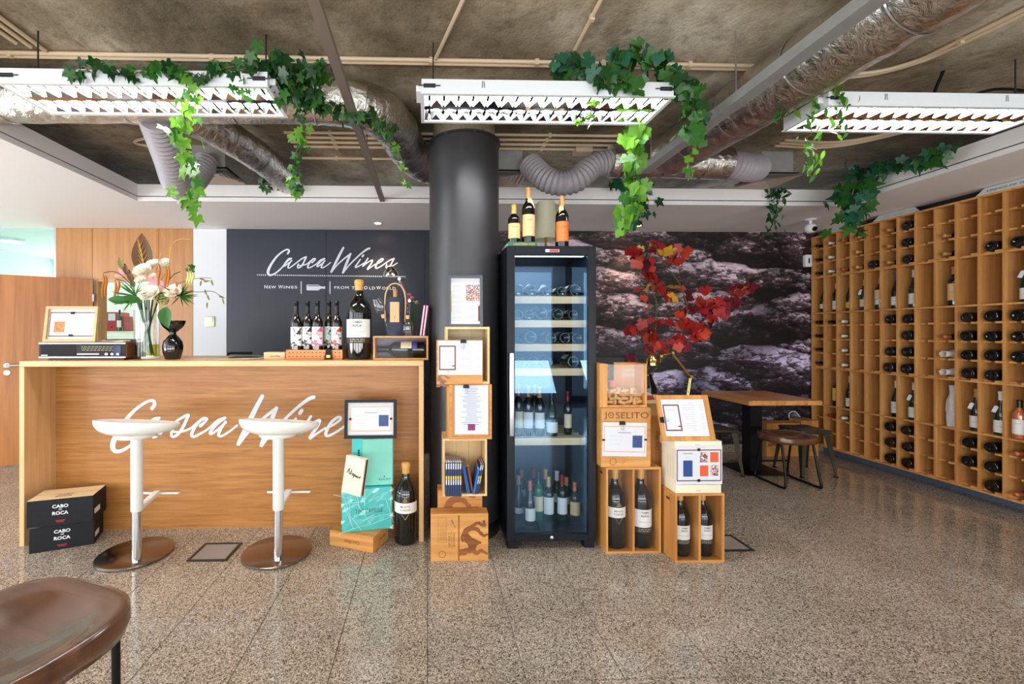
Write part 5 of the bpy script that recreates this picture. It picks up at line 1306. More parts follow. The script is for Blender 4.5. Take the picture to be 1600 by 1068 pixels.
# open crate with books
yo = 2.665; ox0 = xa(692, yo); ow = xa(761, yo)-ox0; oz = .40; oh = .352; od = .205
t = thing('open_book_crate', 'open pale pine crate holding books in the column tower', 'crate', (ox0, yo, oz)); open_crate(t, ow, od, oh, mb_=PINEP)
mbk = {'navy': mat('navy_book_spine', srgb(36,52,92), .45), 'page': PAPER, 'yel': LBLY, 'blk': BLKCARD, 'brn': mat('brown_book', srgb(150,66,36), .5), 'blu': mat('bright_blue_book', srgb(44,110,190), .4)}
def book(label, M, th, dp, hh, spine, group, bands=True, cover=None):
    t = thing('book', label, 'book', M=M, group=group)
    MB().box(.001, th-.001, .001, dp, .001, hh-.001).build('pages', PAPER, t, smooth=False)
    MB().box(0, th, 0, .001, 0, hh).box(0, .001, 0, dp, 0, hh).box(th-.001, th, 0, dp, 0, hh).build('cover', spine, t, smooth=False)
    if bands:
        MB().rect(th*.2, th*.8, hh*.50, hh*.60, Tm(0,-.0006,0) @ FACE).build('yellow_band', LBLY, t, smooth=False)
        MB().rect(th*.25, th*.75, hh*.34, hh*.49, Tm(0,-.0006,0) @ FACE).rect(th*.25, th*.75, hh*.8, hh*.97, Tm(0,-.0006,0) @ FACE).build('spine_title', PAPER, t, smooth=False)
for k in range(7):
    book('navy-spined book standing in the crate, %s from the left' % ORD[k], Tm(ox0+.0135+.0142*k, yo-.035, oz+.0125), .0138, .15, .205, mbk['navy'], 'navy books at the crate left')
xq = ox0+.0135+.0142*7+.001
for k, (m_, lb) in enumerate(((mbk['blu'], 'blue book leaning beside the navy row'), (mbk['blu'], 'second blue book leaning beside the navy row'), (mbk['blk'], 'black book leaning in the crate middle'), (mbk['brn'], 'brown hardback leaning in the crate middle'))):
    book(lb+' of books', Tm(xq+.034+.0102*k, yo+.012, oz+.0135) @ Ry(-.18), .0095 if k < 3 else .013, .14, .165 if k < 3 else .17, m_, 'leaning books in the crate', bands=False)
xq2 = ox0+ow-.012
for k in range(1, 4):
    book(['blue book leaning right, lowest of the crate end', 'second blue book leaning right in the crate', 'third navy book leaning right in the crate', 'navy book leaning right against the crate wall'][k], Tm(xq2-.0900+.0128*k, yo-.02+.006*k, oz+.0165) @ Ry(.19), .0115, .14, .16 if k < 2 else .185, mbk['blu'] if k < 2 else mbk['navy'], 'books leaning at the crate right', bands=k >= 2)
# crate with text menu
yq = 2.66; qx0 = xa(699, yq); qw = xa(768, yq)-qx0; qz = oz+oh+.001; qh = .332
t = thing('menu_crate', 'pine crate with long text menu clipped to its front', 'crate', (qx0, yq, qz))
closed_crate(t, qw, .19, qh, PINEZ)
MB().box(.012, .030, -.012, 0, 0, qh).box(qw-.014, qw, -.012, 0, 0, qh).box(.030, qw-.014, -.012, 0, 0, .016).build('front_frame', PINE, t, smooth=False)
sheet(t, .205, .30, Tm(qw*.5+.012, -.004, qh*.5+.012) @ FACE, 'text_menu'); clip(t, Tm(qw*.42, -.012, qh-.02) @ FACE)
# top crate with wine list board
yz = 2.66; rz0 = xa(696, yz+.02); rw = xa(765, yz+.02)-rz0; rz_ = qz+qh+.001; rh = .352
t = thing('open_wine_crate', 'empty open pine crate at the top of the column tower', 'crate', (rz0, yz+.02, rz_)); open_crate(t, rw, .17, rh, th=.014, mb_=mat('pale_crate_lining', srgb(196,184,150), .7, var=.2, vscale=14))
bx0 = xa(682, yz-.005); bw = xa(754, yz-.005)-bx0; bh = .27
t = thing('wine_list_board', 'pine lid board with brown-bordered wine list leaning on the top crate', 'board', (bx0, yz+.003, rz_+.001))
MB().box(0, bw, -.012, 0, 0, bh).build('board', PINE, t, smooth=False)
vine_print(t, Tm(.004, -.0128, .032) @ FACE, .00018)
sheet(t, bw-.012, .208, Tm(bw*.5+.004, -.0135, bh-.108) @ FACE, 'wine_list'); clip(t, Tm(bw*.58, -.016, bh-.018) @ FACE)
fz = rz_+rh+.001; fh = za(430, yz+.06, 727)-fz; fw = .215
M = Tm(xa(727, yz+.07), yz+.06, fz) @ Rx(PI/2-.05) @ Tm(0, fh/2, 0)
t = thing('picture_frame', 'dark grey framed magazine article standing on the top crate', 'frame', M=M)
frame(t, fw, fh, Matrix(), .016, .02, mat('grey_frame', srgb(78,82,90), .4)); sheet(t, fw-.03, fh-.034, Tm(0,0,.005), 'article')
MB().box(-.03, .03, -fh/2, .05, -.045, -.04).build('easel_leg', BLACK, t, smooth=False)

# ------------------------------------------------------------------ wine fridge
fy = 2.81; fx0 = xa(792, fy); fx1 = xa(931.5, fy); fW = fx1-fx0; fH = za(384, fy, 860); fD = .56
fr = thing('wine_fridge', 'tall black glass-door wine fridge beside the column', 'fridge', (fx0, fy, 0))
c = MB().box(0, .035, .045, fD, .045, fH).box(fW-.035, fW, .045, fD, .045, fH).box(.035, fW-.035, .045, fD, fH-.05, fH).box(.035, fW-.035, .045, fD, .045, .095).box(.035, fW-.035, fD-.03, fD, .095, fH-.05)
c.build('cabinet', FRBLK, fr, smooth=False)
LIN = mat('fridge_lining', srgb(86,92,104), .4)
MB().box(.0355, fW-.0355, fD-.034, fD-.0305, .096, fH-.051).build('back_lining', LIN, fr, smooth=False)
fl_, fr_ = .052, .052
g0, g1, gz0, gz1 = fl_, fW-fr_, .092, fH-.058
d = MB().box(0, g0, 0, .042, .05, fH).box(g1, fW, 0, .042, .05, fH).box(g0, g1, 0, .042, gz1, fH).box(g0, g1, 0, .042, .05, gz0)
dd_ = d.build('door_frame', FRBLK, fr, bevel=.0015, seg=1)
MB().box(g0, g1, .012, .018, gz0, gz1).build('door_glass', FRGLASS, fr, smooth=False)
dh = MB().box(.012, .040, -.034, -.018, za(681, fy-.03, 798), za(551, fy-.03, 798))
for v in (672, 560): dh.box(.020, .032, -.018, 0, za(v, fy-.03, 798)-.008, za(v, fy-.03, 798)+.008)
dh.build('door_handle', STEEL, fr, bevel=.003)
MB().lathe([(.011,0),(.011,.006),(.004,.007),(.001,.004)], 18, Tm(fW*.5, 0, .072) @ FACE).build('lock', STEEL, fr)
MB().box(fW*.43, fW*.585, -.0015, 0, fH-.04, fH-.022).build('badge', PAPER, fr, smooth=False); MB().box(fW*.475, fW*.58, -.0022, -.0015, fH-.038, fH-.024).build('badge_red_field', REDINK, fr, smooth=False)
for a in (.01, fW-.075): MB().box(a, a+.065, .004, .07, .0005, .048).build('foot', FRBLK, fr, smooth=False)
for a in (.02, fW-.07): MB().box(a, a+.05, fD-.08, fD-.02, .0005, .044).build('foot', FRBLK, fr, smooth=False)
sz = [za(v, 2.9, 860) for v in (463, 500, 537, 575, 683)]; sth = .048
for z in sz:
    s_ = MB().box(.037, fW-.037, .075, .097, z-sth, z).build('shelf_front', SLATW, fr, smooth=False)
    for k in range(5): MB().box(.037, fW-.037, .14+k*.085, .165+k*.085, z-.016, z-.002).build('shelf_slat', SLATW, s_, smooth=False)
    MB().box(.037, .047, .097, .52, z-.03, z-.016).box(fW-.047, fW-.037, .097, .52, z-.03, z-.016).build('shelf_runner', DARKMET, s_, smooth=False)
for k, u in enumerate((813, 828, 850)):
    x = xa(u, fy+.5)-fx0; q_ = MB().lathe([(.028,0),(.030,.003),(.034,0)], 24, Tm(x, fD-.036, 1.655+.09) @ FACE, capb=False)
    q_.cb((x, fD-.040, 1.745), (.05,.004,.008), None); q_.build('fan_vent', STEEL, fr)
d = bpy.data.lights.new('fridge_led', 'AREA'); d.shape = 'RECTANGLE'; d.size = .4; d.size_y = .03; d.energy = 1.6; d.color = (.72,.86,1)
o = bpy.data.objects.new('fridge_led', d); C.objects.link(o); o.parent = fr; o.location = (fW/2, .07, fH-.06); o.rotation_euler = (.35, 0, 0)
MB().box(.06, fW-.06, .055, .085, fH-.058, fH-.0505).build('led_strip', mat('led_strip_glow', (.7,.85,1,1), .5, emis=(.7,.86,1,1), es=4), fr, smooth=False)
rows = [(0, (811,832,856,879,901), (.040,.040,.035,.034,.044)), (1, (811,828,847,873,897), (.036,.036,.048,.040,.036)), (2, (830,862,884,903), (.046,.040,.040,.038)), (3, (815,833.5,856,897), (.037,.041,.040,.042))]
LIE = Rx(-PI/2)           # axis into the fridge, base towards the door
for ri, us, rs in rows:
    for k, (u, r_) in enumerate(zip(us, rs)):
        yy = fy+.085; x = xa(u, yy)
        bottle('dark bottle lying on the fridge shelf, %s shelf from the top, %s from the left' % (ORD[ri], ORD[k]), Tm(x, yy+.012, sz[ri]+r_+.0008) @ LIE, .31, r_, 'bordeaux', [DKGLASS, GRGLASS][k % 2], BLKC, labels=((.2,.5,LBLW,1.2),), group='bottles lying in the fridge')
SH5 = [(810,650+33,600,.030,'bordeaux',DKGLASS,ORGC,LBLC,'copper-capped bottle with cream label'), (825,683,602,.034,'bordeaux',DKGLASS,CORKC,LBLW,'dark bottle with white swallow label, left one'), (843,683,604,.034,'bordeaux',DKGLASS,CORKC,LBLW,'dark bottle with white swallow label, right one'), (862,683,612,.040,'burgundy',GRGLASS,BLKC,LBLW,'stout bottle with low white label'), (887,678,611,.028,'bordeaux',DKGLASS,REDC,LBLC,'slim red-capped bottle with ornate label'), (835,676,600,.032,'bordeaux',DKGLASS,GOLDC,LBLW,'gold-capped bottle standing behind the swallow labels')]
for k, (u, vb, vt, r_, kd, gl, cp, lb, nm) in enumerate(SH5):
    yy = fy+.15+(.10 if k == 5 else .0)+(.03 if k == 4 else 0); z = sz[4]+.0008
    bottle(nm+' on the lowest fridge shelf', Tm(xa(u, yy), yy, z), za(vt, yy, u)-z, r_, kd, gl, cp, .78, ((.16 if k != 3 else .08, .48 if k != 3 else .32, lb, 1.3),), group='bottles standing on the lowest fridge shelf')
BOT = [(810,742,.28,'burgundy',DKGLASS,CORKC,LBLW,.10,.24), (828,750,.14,'burgundy',BRGLASS,ORGC,LBLW,.12,.40), (841,735,.22,'bordeaux',EMGLASS,BLKC,LBLC,.20,.50), (857,744,.20,'bordeaux',DKGLASS,GOLDC,LBLW,.18,.56), (878,741,.21,'bordeaux',GRGLASS,REDC,LBLW,.16,.52), (898,752,.19,'bordeaux',DKGLASS,ORGC,LBLT,.18,.52), (852,732,.33,'bordeaux',DKGLASS,GOLDC,LBLW,.3,.5), (870,735,.32,'bordeaux',GRGLASS,WHTC,LBLW,.3,.5), (885,745,.32,'bordeaux',DKGLASS,GOLDC,LBLW,.3,.5), (833,731,.37,'bordeaux',GRGLASS,REDC,LBLW,.3,.5), (814,733,.46,'bordeaux',DKGLASS,CORKC,LBLW,.3,.5)]
nms = ['dark bottle with tiny low label at the fridge floor left corner', 'copper-necked bottle with pale pink label foremost on the fridge floor', 'emerald green bottle with cream label on the fridge floor', 'gold-topped bottle with white label in the middle of the fridge floor', 'red-capped bottle with white crest label on the fridge floor', 'copper-capped bottle with tan label at the fridge floor right', 'gold-capped bottle behind the middle of the fridge floor', 'white-capped bottle in the back row of the fridge floor', 'gold-capped bottle behind the tan-labelled one on the fridge floor', 'red-capped bottle rearmost behind the emerald bottle', 'cork-topped bottle at the very back left of the fridge floor', 'black-capped bottle behind the pale pink label on the fridge floor']
for k, (u, vt, dy, kd, gl, cp, lb, l0, l1) in enumerate(BOT):
    yy = fy+dy; bottle(nms[k], Tm(xa(u, yy), yy, .0958), za(vt, yy, u)-.0958, .036, kd, gl, cp, .78, ((l0, l1, lb, 1.3),), group='bottles standing on the fridge floor')
# on top of the fridge
zf = fH
M = Tm(xa(797, 2.84)-.015, 2.835, zf+.0006)
t = thing('cook_book', 'green book with gold title lying on top of the fridge', 'book', M=M @ Rz(0.0)); bw_ = xa(843, 2.84)-xa(797, 2.84)
GRB = mat('green_book_cover', srgb(30,104,68), .45)
MB().box(0, bw_, 0, .24, 0, .004).box(0, bw_, 0, .24, .026, .030).box(0, bw_, 0, .004, .004, .026).build('cover', GRB, t, smooth=False); MB().box(.003, bw_-.003, .004, .236, .004, .026).build('pages', PAPER, t, smooth=False)
text('CALIFORNIA WINE', GOLDC, t, Tm(bw_*.55, -.0008, .015) @ FACE, w=bw_*.72, h=.016, bold=.0)
def topb(lab, u, vt, zb_, r_, lb, cap, capz, tg=None):
    yy = 2.90; t = bottle(lab, Tm(xa(u, yy), yy, zb_), za(vt, yy, u)-zb_, r_, 'bordeaux', DKGLASS, cap, capz, ((.12,.5,lb,1.3),), (('----', .40, r_*.8, r_*.10, INK, 0), ('-- ---', .27, r_*.9, r_*.05, INK, 0)))
    if tg:
        MB().prism([(-.016,-.035),(.016,-.035),(.016,.03),(0,.042),(-.016,.03)], .001, Tm(.012*tg, -r_*.62, (za(vt, yy, u)-zb_)*.69) @ FACE @ Rz(.35 if tg > 0 else 0)).build('neck_tag', KRAFT, t, smooth=False)
topb('small gold-capped bottle standing on the green book', 803, 320, zf+.0308, .041, LBLT, GOLDC, .76)
topb('tall bottle with tan label and tag standing on the green book', 825.5, 293, zf+.0308, .044, LBLT, CORKC, .80, 1)
topb('bottle with orange label and tag on the fridge top', 878, 307, zf+.0006, .044, LBLO, CORKC, .80, -1)
yl2 = 3.20; lx = xa(853, yl2); lz0, lz1 = za(375, yl2, 853), za(316, yl2, 853)
t = thing('table_lamp', 'cream-shaded table lamp standing on the fridge behind the bottles', 'lamp', (lx, yl2, zf+.0006))
b0 = lz0-zf
MB().lathe([(.06,0),(.06,.01),(.01,.016),(.009,b0+.12)], 20).build('lamp_stand', BRASS, t)
MB().lathe([(.095,max(.02,b0)),(.062,lz1-zf)], 32, capb=False, capt=False).build('lamp_shade', mat('cream_shade', srgb(212,208,180), .8, trans=.3), t)

# ------------------------------------------------------------------ crates right of the fridge
def bottle_crate(label, x0, y0, w_, d_, h_, th=.013):
    t = thing('bottle_crate', label, 'crate', (x0, y0, .0005))
    MB().box(0, w_, 0, d_, 0, th).build('bottom_board', PINE, t, smooth=False); MB().box(0, w_, 0, d_, h_-th, h_).build('top_board', PINE, t, smooth=False)
    for a in (0, w_/2-th/2, w_-th): MB().box(a, a+th, 0, d_, th, h_-th).build('side_board' if a != w_/2-th/2 else 'divider', PINEZ, t, smooth=False)
    for i in range(2): MB().box(th+i*(w_/2-th/2), w_/2-th/2+i*(w_/2-th/2), d_-.008, d_, th, h_-th).build('back_board', wood('crate_back_%s' % label[:5], srgb(150,104,60), srgb(196,154,104), 'Z', .8) if i == 0 else t.children[-1].data.materials[0], t, smooth=False)
    for i in range(2): MB().box(th+i*(w_/2-th/2), w_/2-th/2+i*(w_/2-th/2), .006, .009, th, h_-th).build('acrylic_front', ACRYL, t, smooth=False)
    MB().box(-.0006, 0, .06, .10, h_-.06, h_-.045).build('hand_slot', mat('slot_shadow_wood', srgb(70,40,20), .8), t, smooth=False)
    return t
y1 = 2.736; ax0 = xa(947, y1); aw = xa(1033, y1)-ax0; ah = .545
bottle_crate('pine two-bottle crate on the floor next to the fridge', ax0, y1, aw, .165, ah)
bh_ = za(735, y1+.07, 965)-.02
monte('magnum with diamond emblem in the left bay of the fridge-side crate', Tm(ax0+aw*.26, y1+.085, .0142), .505, .066)
cabo('magnum with white label in the right bay of the fridge-side crate', Tm(ax0+aw*.74, y1+.085, .0142), .505, .067)
y2 = 2.615; cx_ = xa(1055, y2); cw = xa(1132, y2)-cx_; chh = .42
bottle_crate('pine two-bottle crate on the floor under the cream box', cx_, y2, cw, .20, chh)
cabo('bottle with white label in the left bay under the cream box', Tm(cx_+cw*.265, y2+.09, .0142), .388, .056); cabo('bottle with white label in the right bay under the cream box', Tm(cx_+cw*.735, y2+.09, .0142), .388, .056)
# JOSELITO box
jx0 = fx1+.006; jw = xa(1016, 2.75)-jx0; jz = ah+.001; jh = za(637, 2.75, 970)-jz
t = thing('joselito_box', 'pine box lettered JOSELITO with a clipped card on its front', 'crate', (jx0, 2.745, jz))
closed_crate(t, jw, .15, jh); MB().box(-.0, jw, -.004, 0, jh-.078, jh).build('lid_board', PINE, t, smooth=False)
text('J', BURN, t, Tm(jw*.085, -.0052, jh-.046) @ FACE, h=.046, w=.014); 
mb = MB().lathe([(.014,0),(.0165,.0005),(.019,0)], 24, Tm(jw*.195, -.0045, jh-.044) @ FACE, capb=False, capt=False)
for s in (-1, 1): mb.lathe([(.004,0),(.001,.0006)], 10, Tm(jw*.195+s*.005, -.0046, jh-.044) @ FACE)
mb.build('snout_emblem', BURN, t)
text('SELITO', BURN, t, Tm(jw*.62, -.0052, jh-.045) @ FACE, w=jw*.66, h=.040)
sheet(t, .285, .215, Tm(jw*.47, -.0015, jh*.47) @ FACE @ Rz(-.02), 'card_blue'); clip(t, Tm(jw*.42, -.003, jh*.47+.094) @ FACE)
for s in (-1, 1): MB().box(jw*.47+s*.135-.008, jw*.47+s*.135+.008, -.006, -.002, jh*.47-.008, jh*.47+.004).build('photo_clip', BLACK, t, smooth=False)
MB().lathe([(.019,0),(.0205,.0004),(.022,0)], 24, Tm(jw*.24, -.0006, .035) @ FACE, capb=False, capt=False).build('round_stamp', BURN, t)
text('-17-', REDINK, t, Tm(jw*.45, -.0008, .03) @ FACE @ Rz(.7), w=.04, h=.016)
# cork display
kz = jz+jh+.001; kx = fx1+.006; kw_ = xa(1009, 2.78)-kx; kh = za(568, 2.78, 970)-kz; kd = .15
t = thing('cork_display_box', 'glass-fronted wooden box half full of corks on the lettered box', 'box', (kx, 2.765, kz))
MB().box(0, kw_, 0, kd, 0, .014).box(0, .05, 0, kd, .014, kh).box(kw_-.012, kw_, 0, kd, .014, kh).box(kw_*.5, kw_-.012, kd-.010, kd, .014, kh).build('wooden_case', PINEZ, t, smooth=False)
MB().box(.05, kw_-.012, .004, .007, .014, kh-.004).build('glass_front', ACRYL, t, smooth=False)
for s, dz, hh, ww in (('CABO', .028, .017, .085), ('ROCA', -.0, .017, .085)): text(s, WINK, t, Tm(kw_*.60, .0025, kh*.76+dz) @ FACE, w=ww, h=hh, bold=.03)
MB().rect(-.04, .04, -.001, .001, Tm(kw_*.60, .0025, kh*.76-.018) @ FACE).build('print_rule', WINK, t, smooth=False)
rng = random.Random(11); cme = MB().lathe([(.0115,-.022),(.0115,.022)], 12).mesh('cork', CORK, ang=60)
for k in range(42):
    L_ = k//11; x = kx+.075+(k % 11)*.0205+rng.uniform(-.003,.003); x = min(x, kx+kw_-.04); yy = 2.765+.028+rng.uniform(0, .012)+.03*(k % 2)
    Mk = Tm(x, yy, kz+.027+L_*.0245+rng.uniform(0,.003)) @ Rz(rng.uniform(-.5,.5)) @ (Ry(PI/2+rng.uniform(-.4,.4)) if rng.random() < .65 else Rx(rng.uniform(-.3,.3)))
    o = link('cork', cme, None, Mk); tag(o, 'wine cork lying in the glass-fronted cork box', 'cork', 'corks in the display box')
tag(MB().lathe([(.016,0),(.022,.03),(.026,.04),(.001,.034)], 16).build('plant_pot', ORANGEP, M=Tm(kx+.105, 2.82, kz+.125)), 'tiny orange ornament pot on top of the corks', 'ornament')
# cream box with the picture card
y3 = 2.62; mx0 = xa(1055, y3)-.002; mw = xa(1128, y3)-mx0; mz = chh+.0015; mh = .318
t = thing('cream_gift_box', 'cream lidded gift box with a picture card on its front', 'box', (mx0, y3, mz))
MB().box(.008, mw-.008, .008, .165, .03, mh-.05).build('box_body', CREAM, t, smooth=False)
for z0_, z1_ in ((0, .052), (mh-.05, mh)): MB().box(0 if z0_ else .006, mw if z0_ else mw-.004, 0, .175, z0_, z1_).build('lid' if z0_ else 'base_tray', CREAM, t, bevel=.003)
for x, z in ((mw*.48, mh-.022), (mw*.5, .016)): text('---', GREYINK, t, Tm(x, -.0008, z) @ FACE, w=.03, h=.004); 
for k in range(3): MB().box(.0072, .0078, .03+.03*k, .032+.03*k, .08, .22).build('side_print', GREYINK, t, smooth=False)
sheet(t, mw-.004, .235, Tm(mw*.505, -.002, mh*.545) @ FACE, 'grid')
for s in (-1, 1): MB().box(mw*.5-.008, mw*.5+.008, -.006, -.002, mh*.545+s*.094-.008, mh*.545+s*.094+.008).build('photo_clip', BLACK, t, smooth=False)
# slanted wine-list board
sx0 = 1.44+.0; sw = .328; szb = mz+mh+.001
M = Tm(sx0, 2.622, szb) @ Rx(-.30) @ Ry(0)
t = thing('wine_list_board', 'slanted pine board with wine list on the cream gift box', 'board', M=M)
hs = .282
MB().box(0, sw, 0, .022, 0, hs).build('board', PINEZ, t, bevel=.002, seg=1)
sheet(t, .27, .225, Tm(sw*.475, -.0012, hs*.50) @ FACE, 'wine_list'); clip(t, Tm(.018, -.003, hs*.45) @ FACE @ Rz(PI/2))
MB().tube([(sw/2, .024, .2), Rx(.30) @ Vector((sw/2, .14, .006))], .008, 8).build('rear_strut', PINEZ, t)
# tall crate behind with small carton on top
tx = xa(1015, 2.915); t = thing('tall_wine_crate', 'tall pine crate standing behind the cream gift box', 'crate', (tx, 2.915, .0005)); th_ = .835
open_crate(t, .31, .17, th_, th=.02, m=PINEZ)
MB().box(0, .085, -.010, 0, 0, th_).build('front_stile', PINEZ, t, smooth=False)
text('Casca Wines', BURN, t, Tm(.045, -.0108, th_-.16) @ FACE @ Rz(PI/2), w=.13, h=.028, shear=.4)
M = Tm(xa(1004, 2.9), 2.93, th_+.0015) @ Rz(.16); Mflap = M
t = thing('flap_carton', 'small tan carton with open flaps between cork box and slanted board', 'box', M=M); cz = .105
MB().box(0, .17, 0, .13, 0, .004).box(0, .17, 0, .003, .004, cz).box(0, .17, .127, .13, .004, cz).box(0, .003, .003, .127, .004, cz).box(.167, .17, .003, .127, .004, cz).build('carton_sides', KRAFT, t, smooth=False)
MB().quad((0,0,cz), (.17,0,cz), (.17,-.03,cz-.02), (0,-.03,cz-.02)).quad((.17,0,cz), (.17,.13,cz), (.20,.13,cz+.02), (.20,0,cz+.02)).build('flap', KRAFT, t, smooth=False)
for k in range(4):
    tag(MB().box(0, .11, 0, .002, 0, .125).build('leaflet', [mat('rust_leaflet', srgb(186,72,36), .5), ORANGEP, PAPER, mat('rust_leaflet', srgb(186,72,36), .5)][k], smooth=False, M=M @ Tm(.015+.012*k, .02+.025*k, .0045) @ Rx(-.12)),
        ['rust-red leaflet foremost in the small tan carton', 'orange leaflet second in the small tan carton', 'white leaflet third in the small tan carton', 'rust-red leaflet rearmost in the small tan carton'][k], 'paper', 'leaflets in the tan carton')
# ------------------------------------------------------------------ behind the crates: desk, monitor, brass lamp, red vine
t = thing('work_desk', 'plain oak desk standing behind the fridge and crates', 'desk', (1.15, 3.42, 0))
MB().box(0, 1.0, 0, .6, .71, .74).build('desk_top', OAKX, t, smooth=False)
for a in (.02, .93):
    for b_ in (.02, .53): MB().box(a, a+.05, b_, b_+.05, 0, .71).build('leg', OAKZ, t, smooth=False)
ym = 3.55; mx_ = xa(925, ym); mw_ = xa(978, ym)-mx_; mzt = za(556, ym, 955)
t = thing('computer_monitor', 'black monitor edge showing above the cork display box', 'monitor', (mx_-.1, ym, .741))
MB().box(0, mw_+.1, 0, .03, .09, mzt-.741).build('screen_housing', FRBLK, t, bevel=.004); MB().box(.012, mw_+.088, -.001, 0, .105, mzt-.741-.012).build('screen', BLACK, t, smooth=False)
MB().box(.12, .18, .01, .025, .012, .1).box(.06, .24, -.05, .1, 0, .012).build('stand', FRBLK, t, smooth=False)
yq_ = 3.52; bl = Vector((xa(1071, yq_), yq_, .741)); q = lambda u, v: tuple(at(u, v, yq_)-bl)
desk_lamp('brass_lamp', 'brass task lamp with dome shade in front of the rock mural', bl, [(0,0,.02), q(1079,588), q(1050,551), q(1032,556)], q(1018,567), .060, BRASS, (-.12,-.25,1))
tag(MB().box(-.05, .05, -.001, .001, -.04, .04).build('card', PAPER, smooth=False, M=Mflap @ Tm(.15, .10, .09) @ Ry(.45)), 'white card leaning out of the small tan carton', 'card')
RV1 = mat('crimson_vine_leaf', srgb(158,34,34), .45, trans=.2, var=.35, vscale=3); RV2 = mat('orange_vine_leaf', srgb(190,62,34), .45, trans=.2, var=.35, vscale=3); RV3 = mat('dark_red_vine_leaf', srgb(104,20,38), .45, trans=.2, var=.3, vscale=3); RV4 = mat('yellow_vine_leaf', srgb(206,158,50), .45, trans=.2, var=.3, vscale=3)
yv_ = 3.78
def pv(*a): return [at(u, v, yv_+d) for u, v, d in a]
rv = vine('red_vine_branches', 'tall branches of red autumn vine leaves before the rock mural', [
    (pv((1010,600,0),(1030,565,0),(1058,530,.02),(1072,490,0),(1066,450,-.03),(1040,415,-.02),(1025,385,0)), 0, 'grape', [RV1], .1, .03, .005),
    (pv((1010,600,0),(1015,550,0),(1027,500,.03),(1020,450,.02),(1006,400,0)), 0, 'grape', [RV1], .1, .03, .004),
    (pv((988,392,0),(1000,402,-.02),(1012,420,0),(1018,432,0)), 24, 'grape', [RV1,RV1,RV2,RV3], .105, .035, .002),
    (pv((1010,390,0),(1030,385,.02),(1050,400,0),(1068,395,0)), 22, 'grape', [RV1,RV1,RV2,RV1,RV3,RV4], .105, .04, .002),
    (pv((1022,450,0),(1040,445,.02),(1046,465,0),(1060,450,0)), 15, 'grape', [RV1,RV1,RV2,RV1,RV4], .095, .035, .002),
    (pv((990,448,0),(1010,450,0),(1014,475,0)), 5, 'grape', [RV2,RV2,RV4], .085, .02, .002),
    (pv((1072,490,0),(1095,470,0),(1120,485,.02),(1110,500,0)), 22, 'grape', [RV1,RV1,RV2,RV3], .11, .045, .003),
    (pv((1108,478,0),(1135,478,0),(1150,455,0),(1172,452,0)), 26, 'grape', [RV3,RV3,RV1,RV3], .105, .042, .003),
    (pv((1165,450,0),(1172,455,0)), 2, 'grape', [RV4], .09, .01, .002),
    (pv((1060,495,-.03),(1075,505,-.03),(1086,520,-.02),(1105,515,0)), 20, 'grape', [RV1,RV2,RV1], .105, .035, .002),
    (pv((1050,545,0),(1062,530,0),(1078,545,0)), 8, 'grape', [RV1,RV2,RV3], .10, .028, .002),
    (pv((988,510,0),(1005,520,.02),(1020,530,0),(1030,548,0)), 24, 'grape', [RV1,RV1,RV3,RV2], .10, .045, .003),
    (pv((982,560,0),(995,565,0)), 5, 'grape', [RV1,RV3], .09, .02, .002), (pv((1016,498,0),(1040,505,0)), 4, 'grape', [RV1], .07, .015, .002)])
bp_ = at(1010, 600, yv_)
MB().lathe([(.06,0),(.08,.06),(.085,.18),(.05,.26),(.045,.30),(.038,.30),(.04,.26),(.001,.1)], 28, Tm(bp_.x, bp_.y, .741)).build('vase', BLKGLOSS, rv)

# ------------------------------------------------------------------ table and stools
TX0, TX1, TY0, TY1, TZ = 3.03, 3.74, 4.03, 4.74, .76
t = thing('wood_table', 'square acacia table on a black pedestal by the mural', 'table')
n_ = 5
for k in range(n_): MB().box(TX0+(TX1-TX0)*k/n_+.0008, TX0+(TX1-TX0)*(k+1)/n_-.0008, TY0, TY1, TZ-.045, TZ).build('top_plank', TABLEW, t, smooth=False, bevel=.002, seg=1)
MB().box(3.27, 3.39, 4.33, 4.45, .008, TZ-.046).box(3.2, 3.46, 4.22, 4.56, TZ-.056, TZ-.0455).build('pedestal', BLACK, t, smooth=False)
MB().box(3.13, 3.55, 4.19, 4.60, .0005, .009).build('base_plate', BLACK, t, smooth=False)
def metal_stool(label, x, y, rz=0):
    t = thing('metal_stool', label, 'stool', (x, y, 0), rz, group='olive metal stools at the table')
    hs_ = .45; a = .15; f = .178
    MB().box(-a, a, -a, a, hs_-.03, hs_).build('seat', OLIVE, t, bevel=.022, seg=3)
    MB().lathe([(.012,0),(.016,.0012),(.018,0)], 16, Tm(0, 0, hs_+.0002), capb=False, capt=False).build('seat_hole', DARKMET, t)
    for sx in (-1, 1):
        for sy_ in (-1, 1):
            l = MB(); top = Vector((sx*(a-.012), sy_*(a-.012), hs_-.02)); bot = Vector((sx*f, sy_*f, .012))
            wt_, wb_ = .062, .022
            vs = []
            for c, w_ in ((top, wt_), (bot, wb_)):
                vs += [c+Vector((0,0,0)), c+Vector((-sx*w_,0,0)), c+Vector((-sx*w_,-sy_*.006,0)), c+Vector((-sx*.006,-sy_*.006,0)), c+Vector((-sx*.006,-sy_*w_,0)), c+Vector((0,-sy_*w_,0))]
            l.add(vs, [(i, (i+1) % 6, 6+(i+1) % 6, 6+i) for i in range(6)]+[tuple(range(6)), tuple(range(6, 12))])
            o = l.build('leg', OLIVE, t, smooth=False)
            MB().cb(bot+Vector((-sx*.010,-sy_*.010,-.0055)), (.026,.026,.012)).build('foot_cap', BLACK, o, smooth=False)
    s_ = MB()
    for p, q_ in (((-1,-1),(1,1)), ((-1,1),(1,-1))):
        s_.tube([(p[0]*.148, p[1]*.148, .40), (q_[0]*.148, q_[1]*.148, .40)], .006, 8)
    s_.build('cross_brace', OLIVE, t)
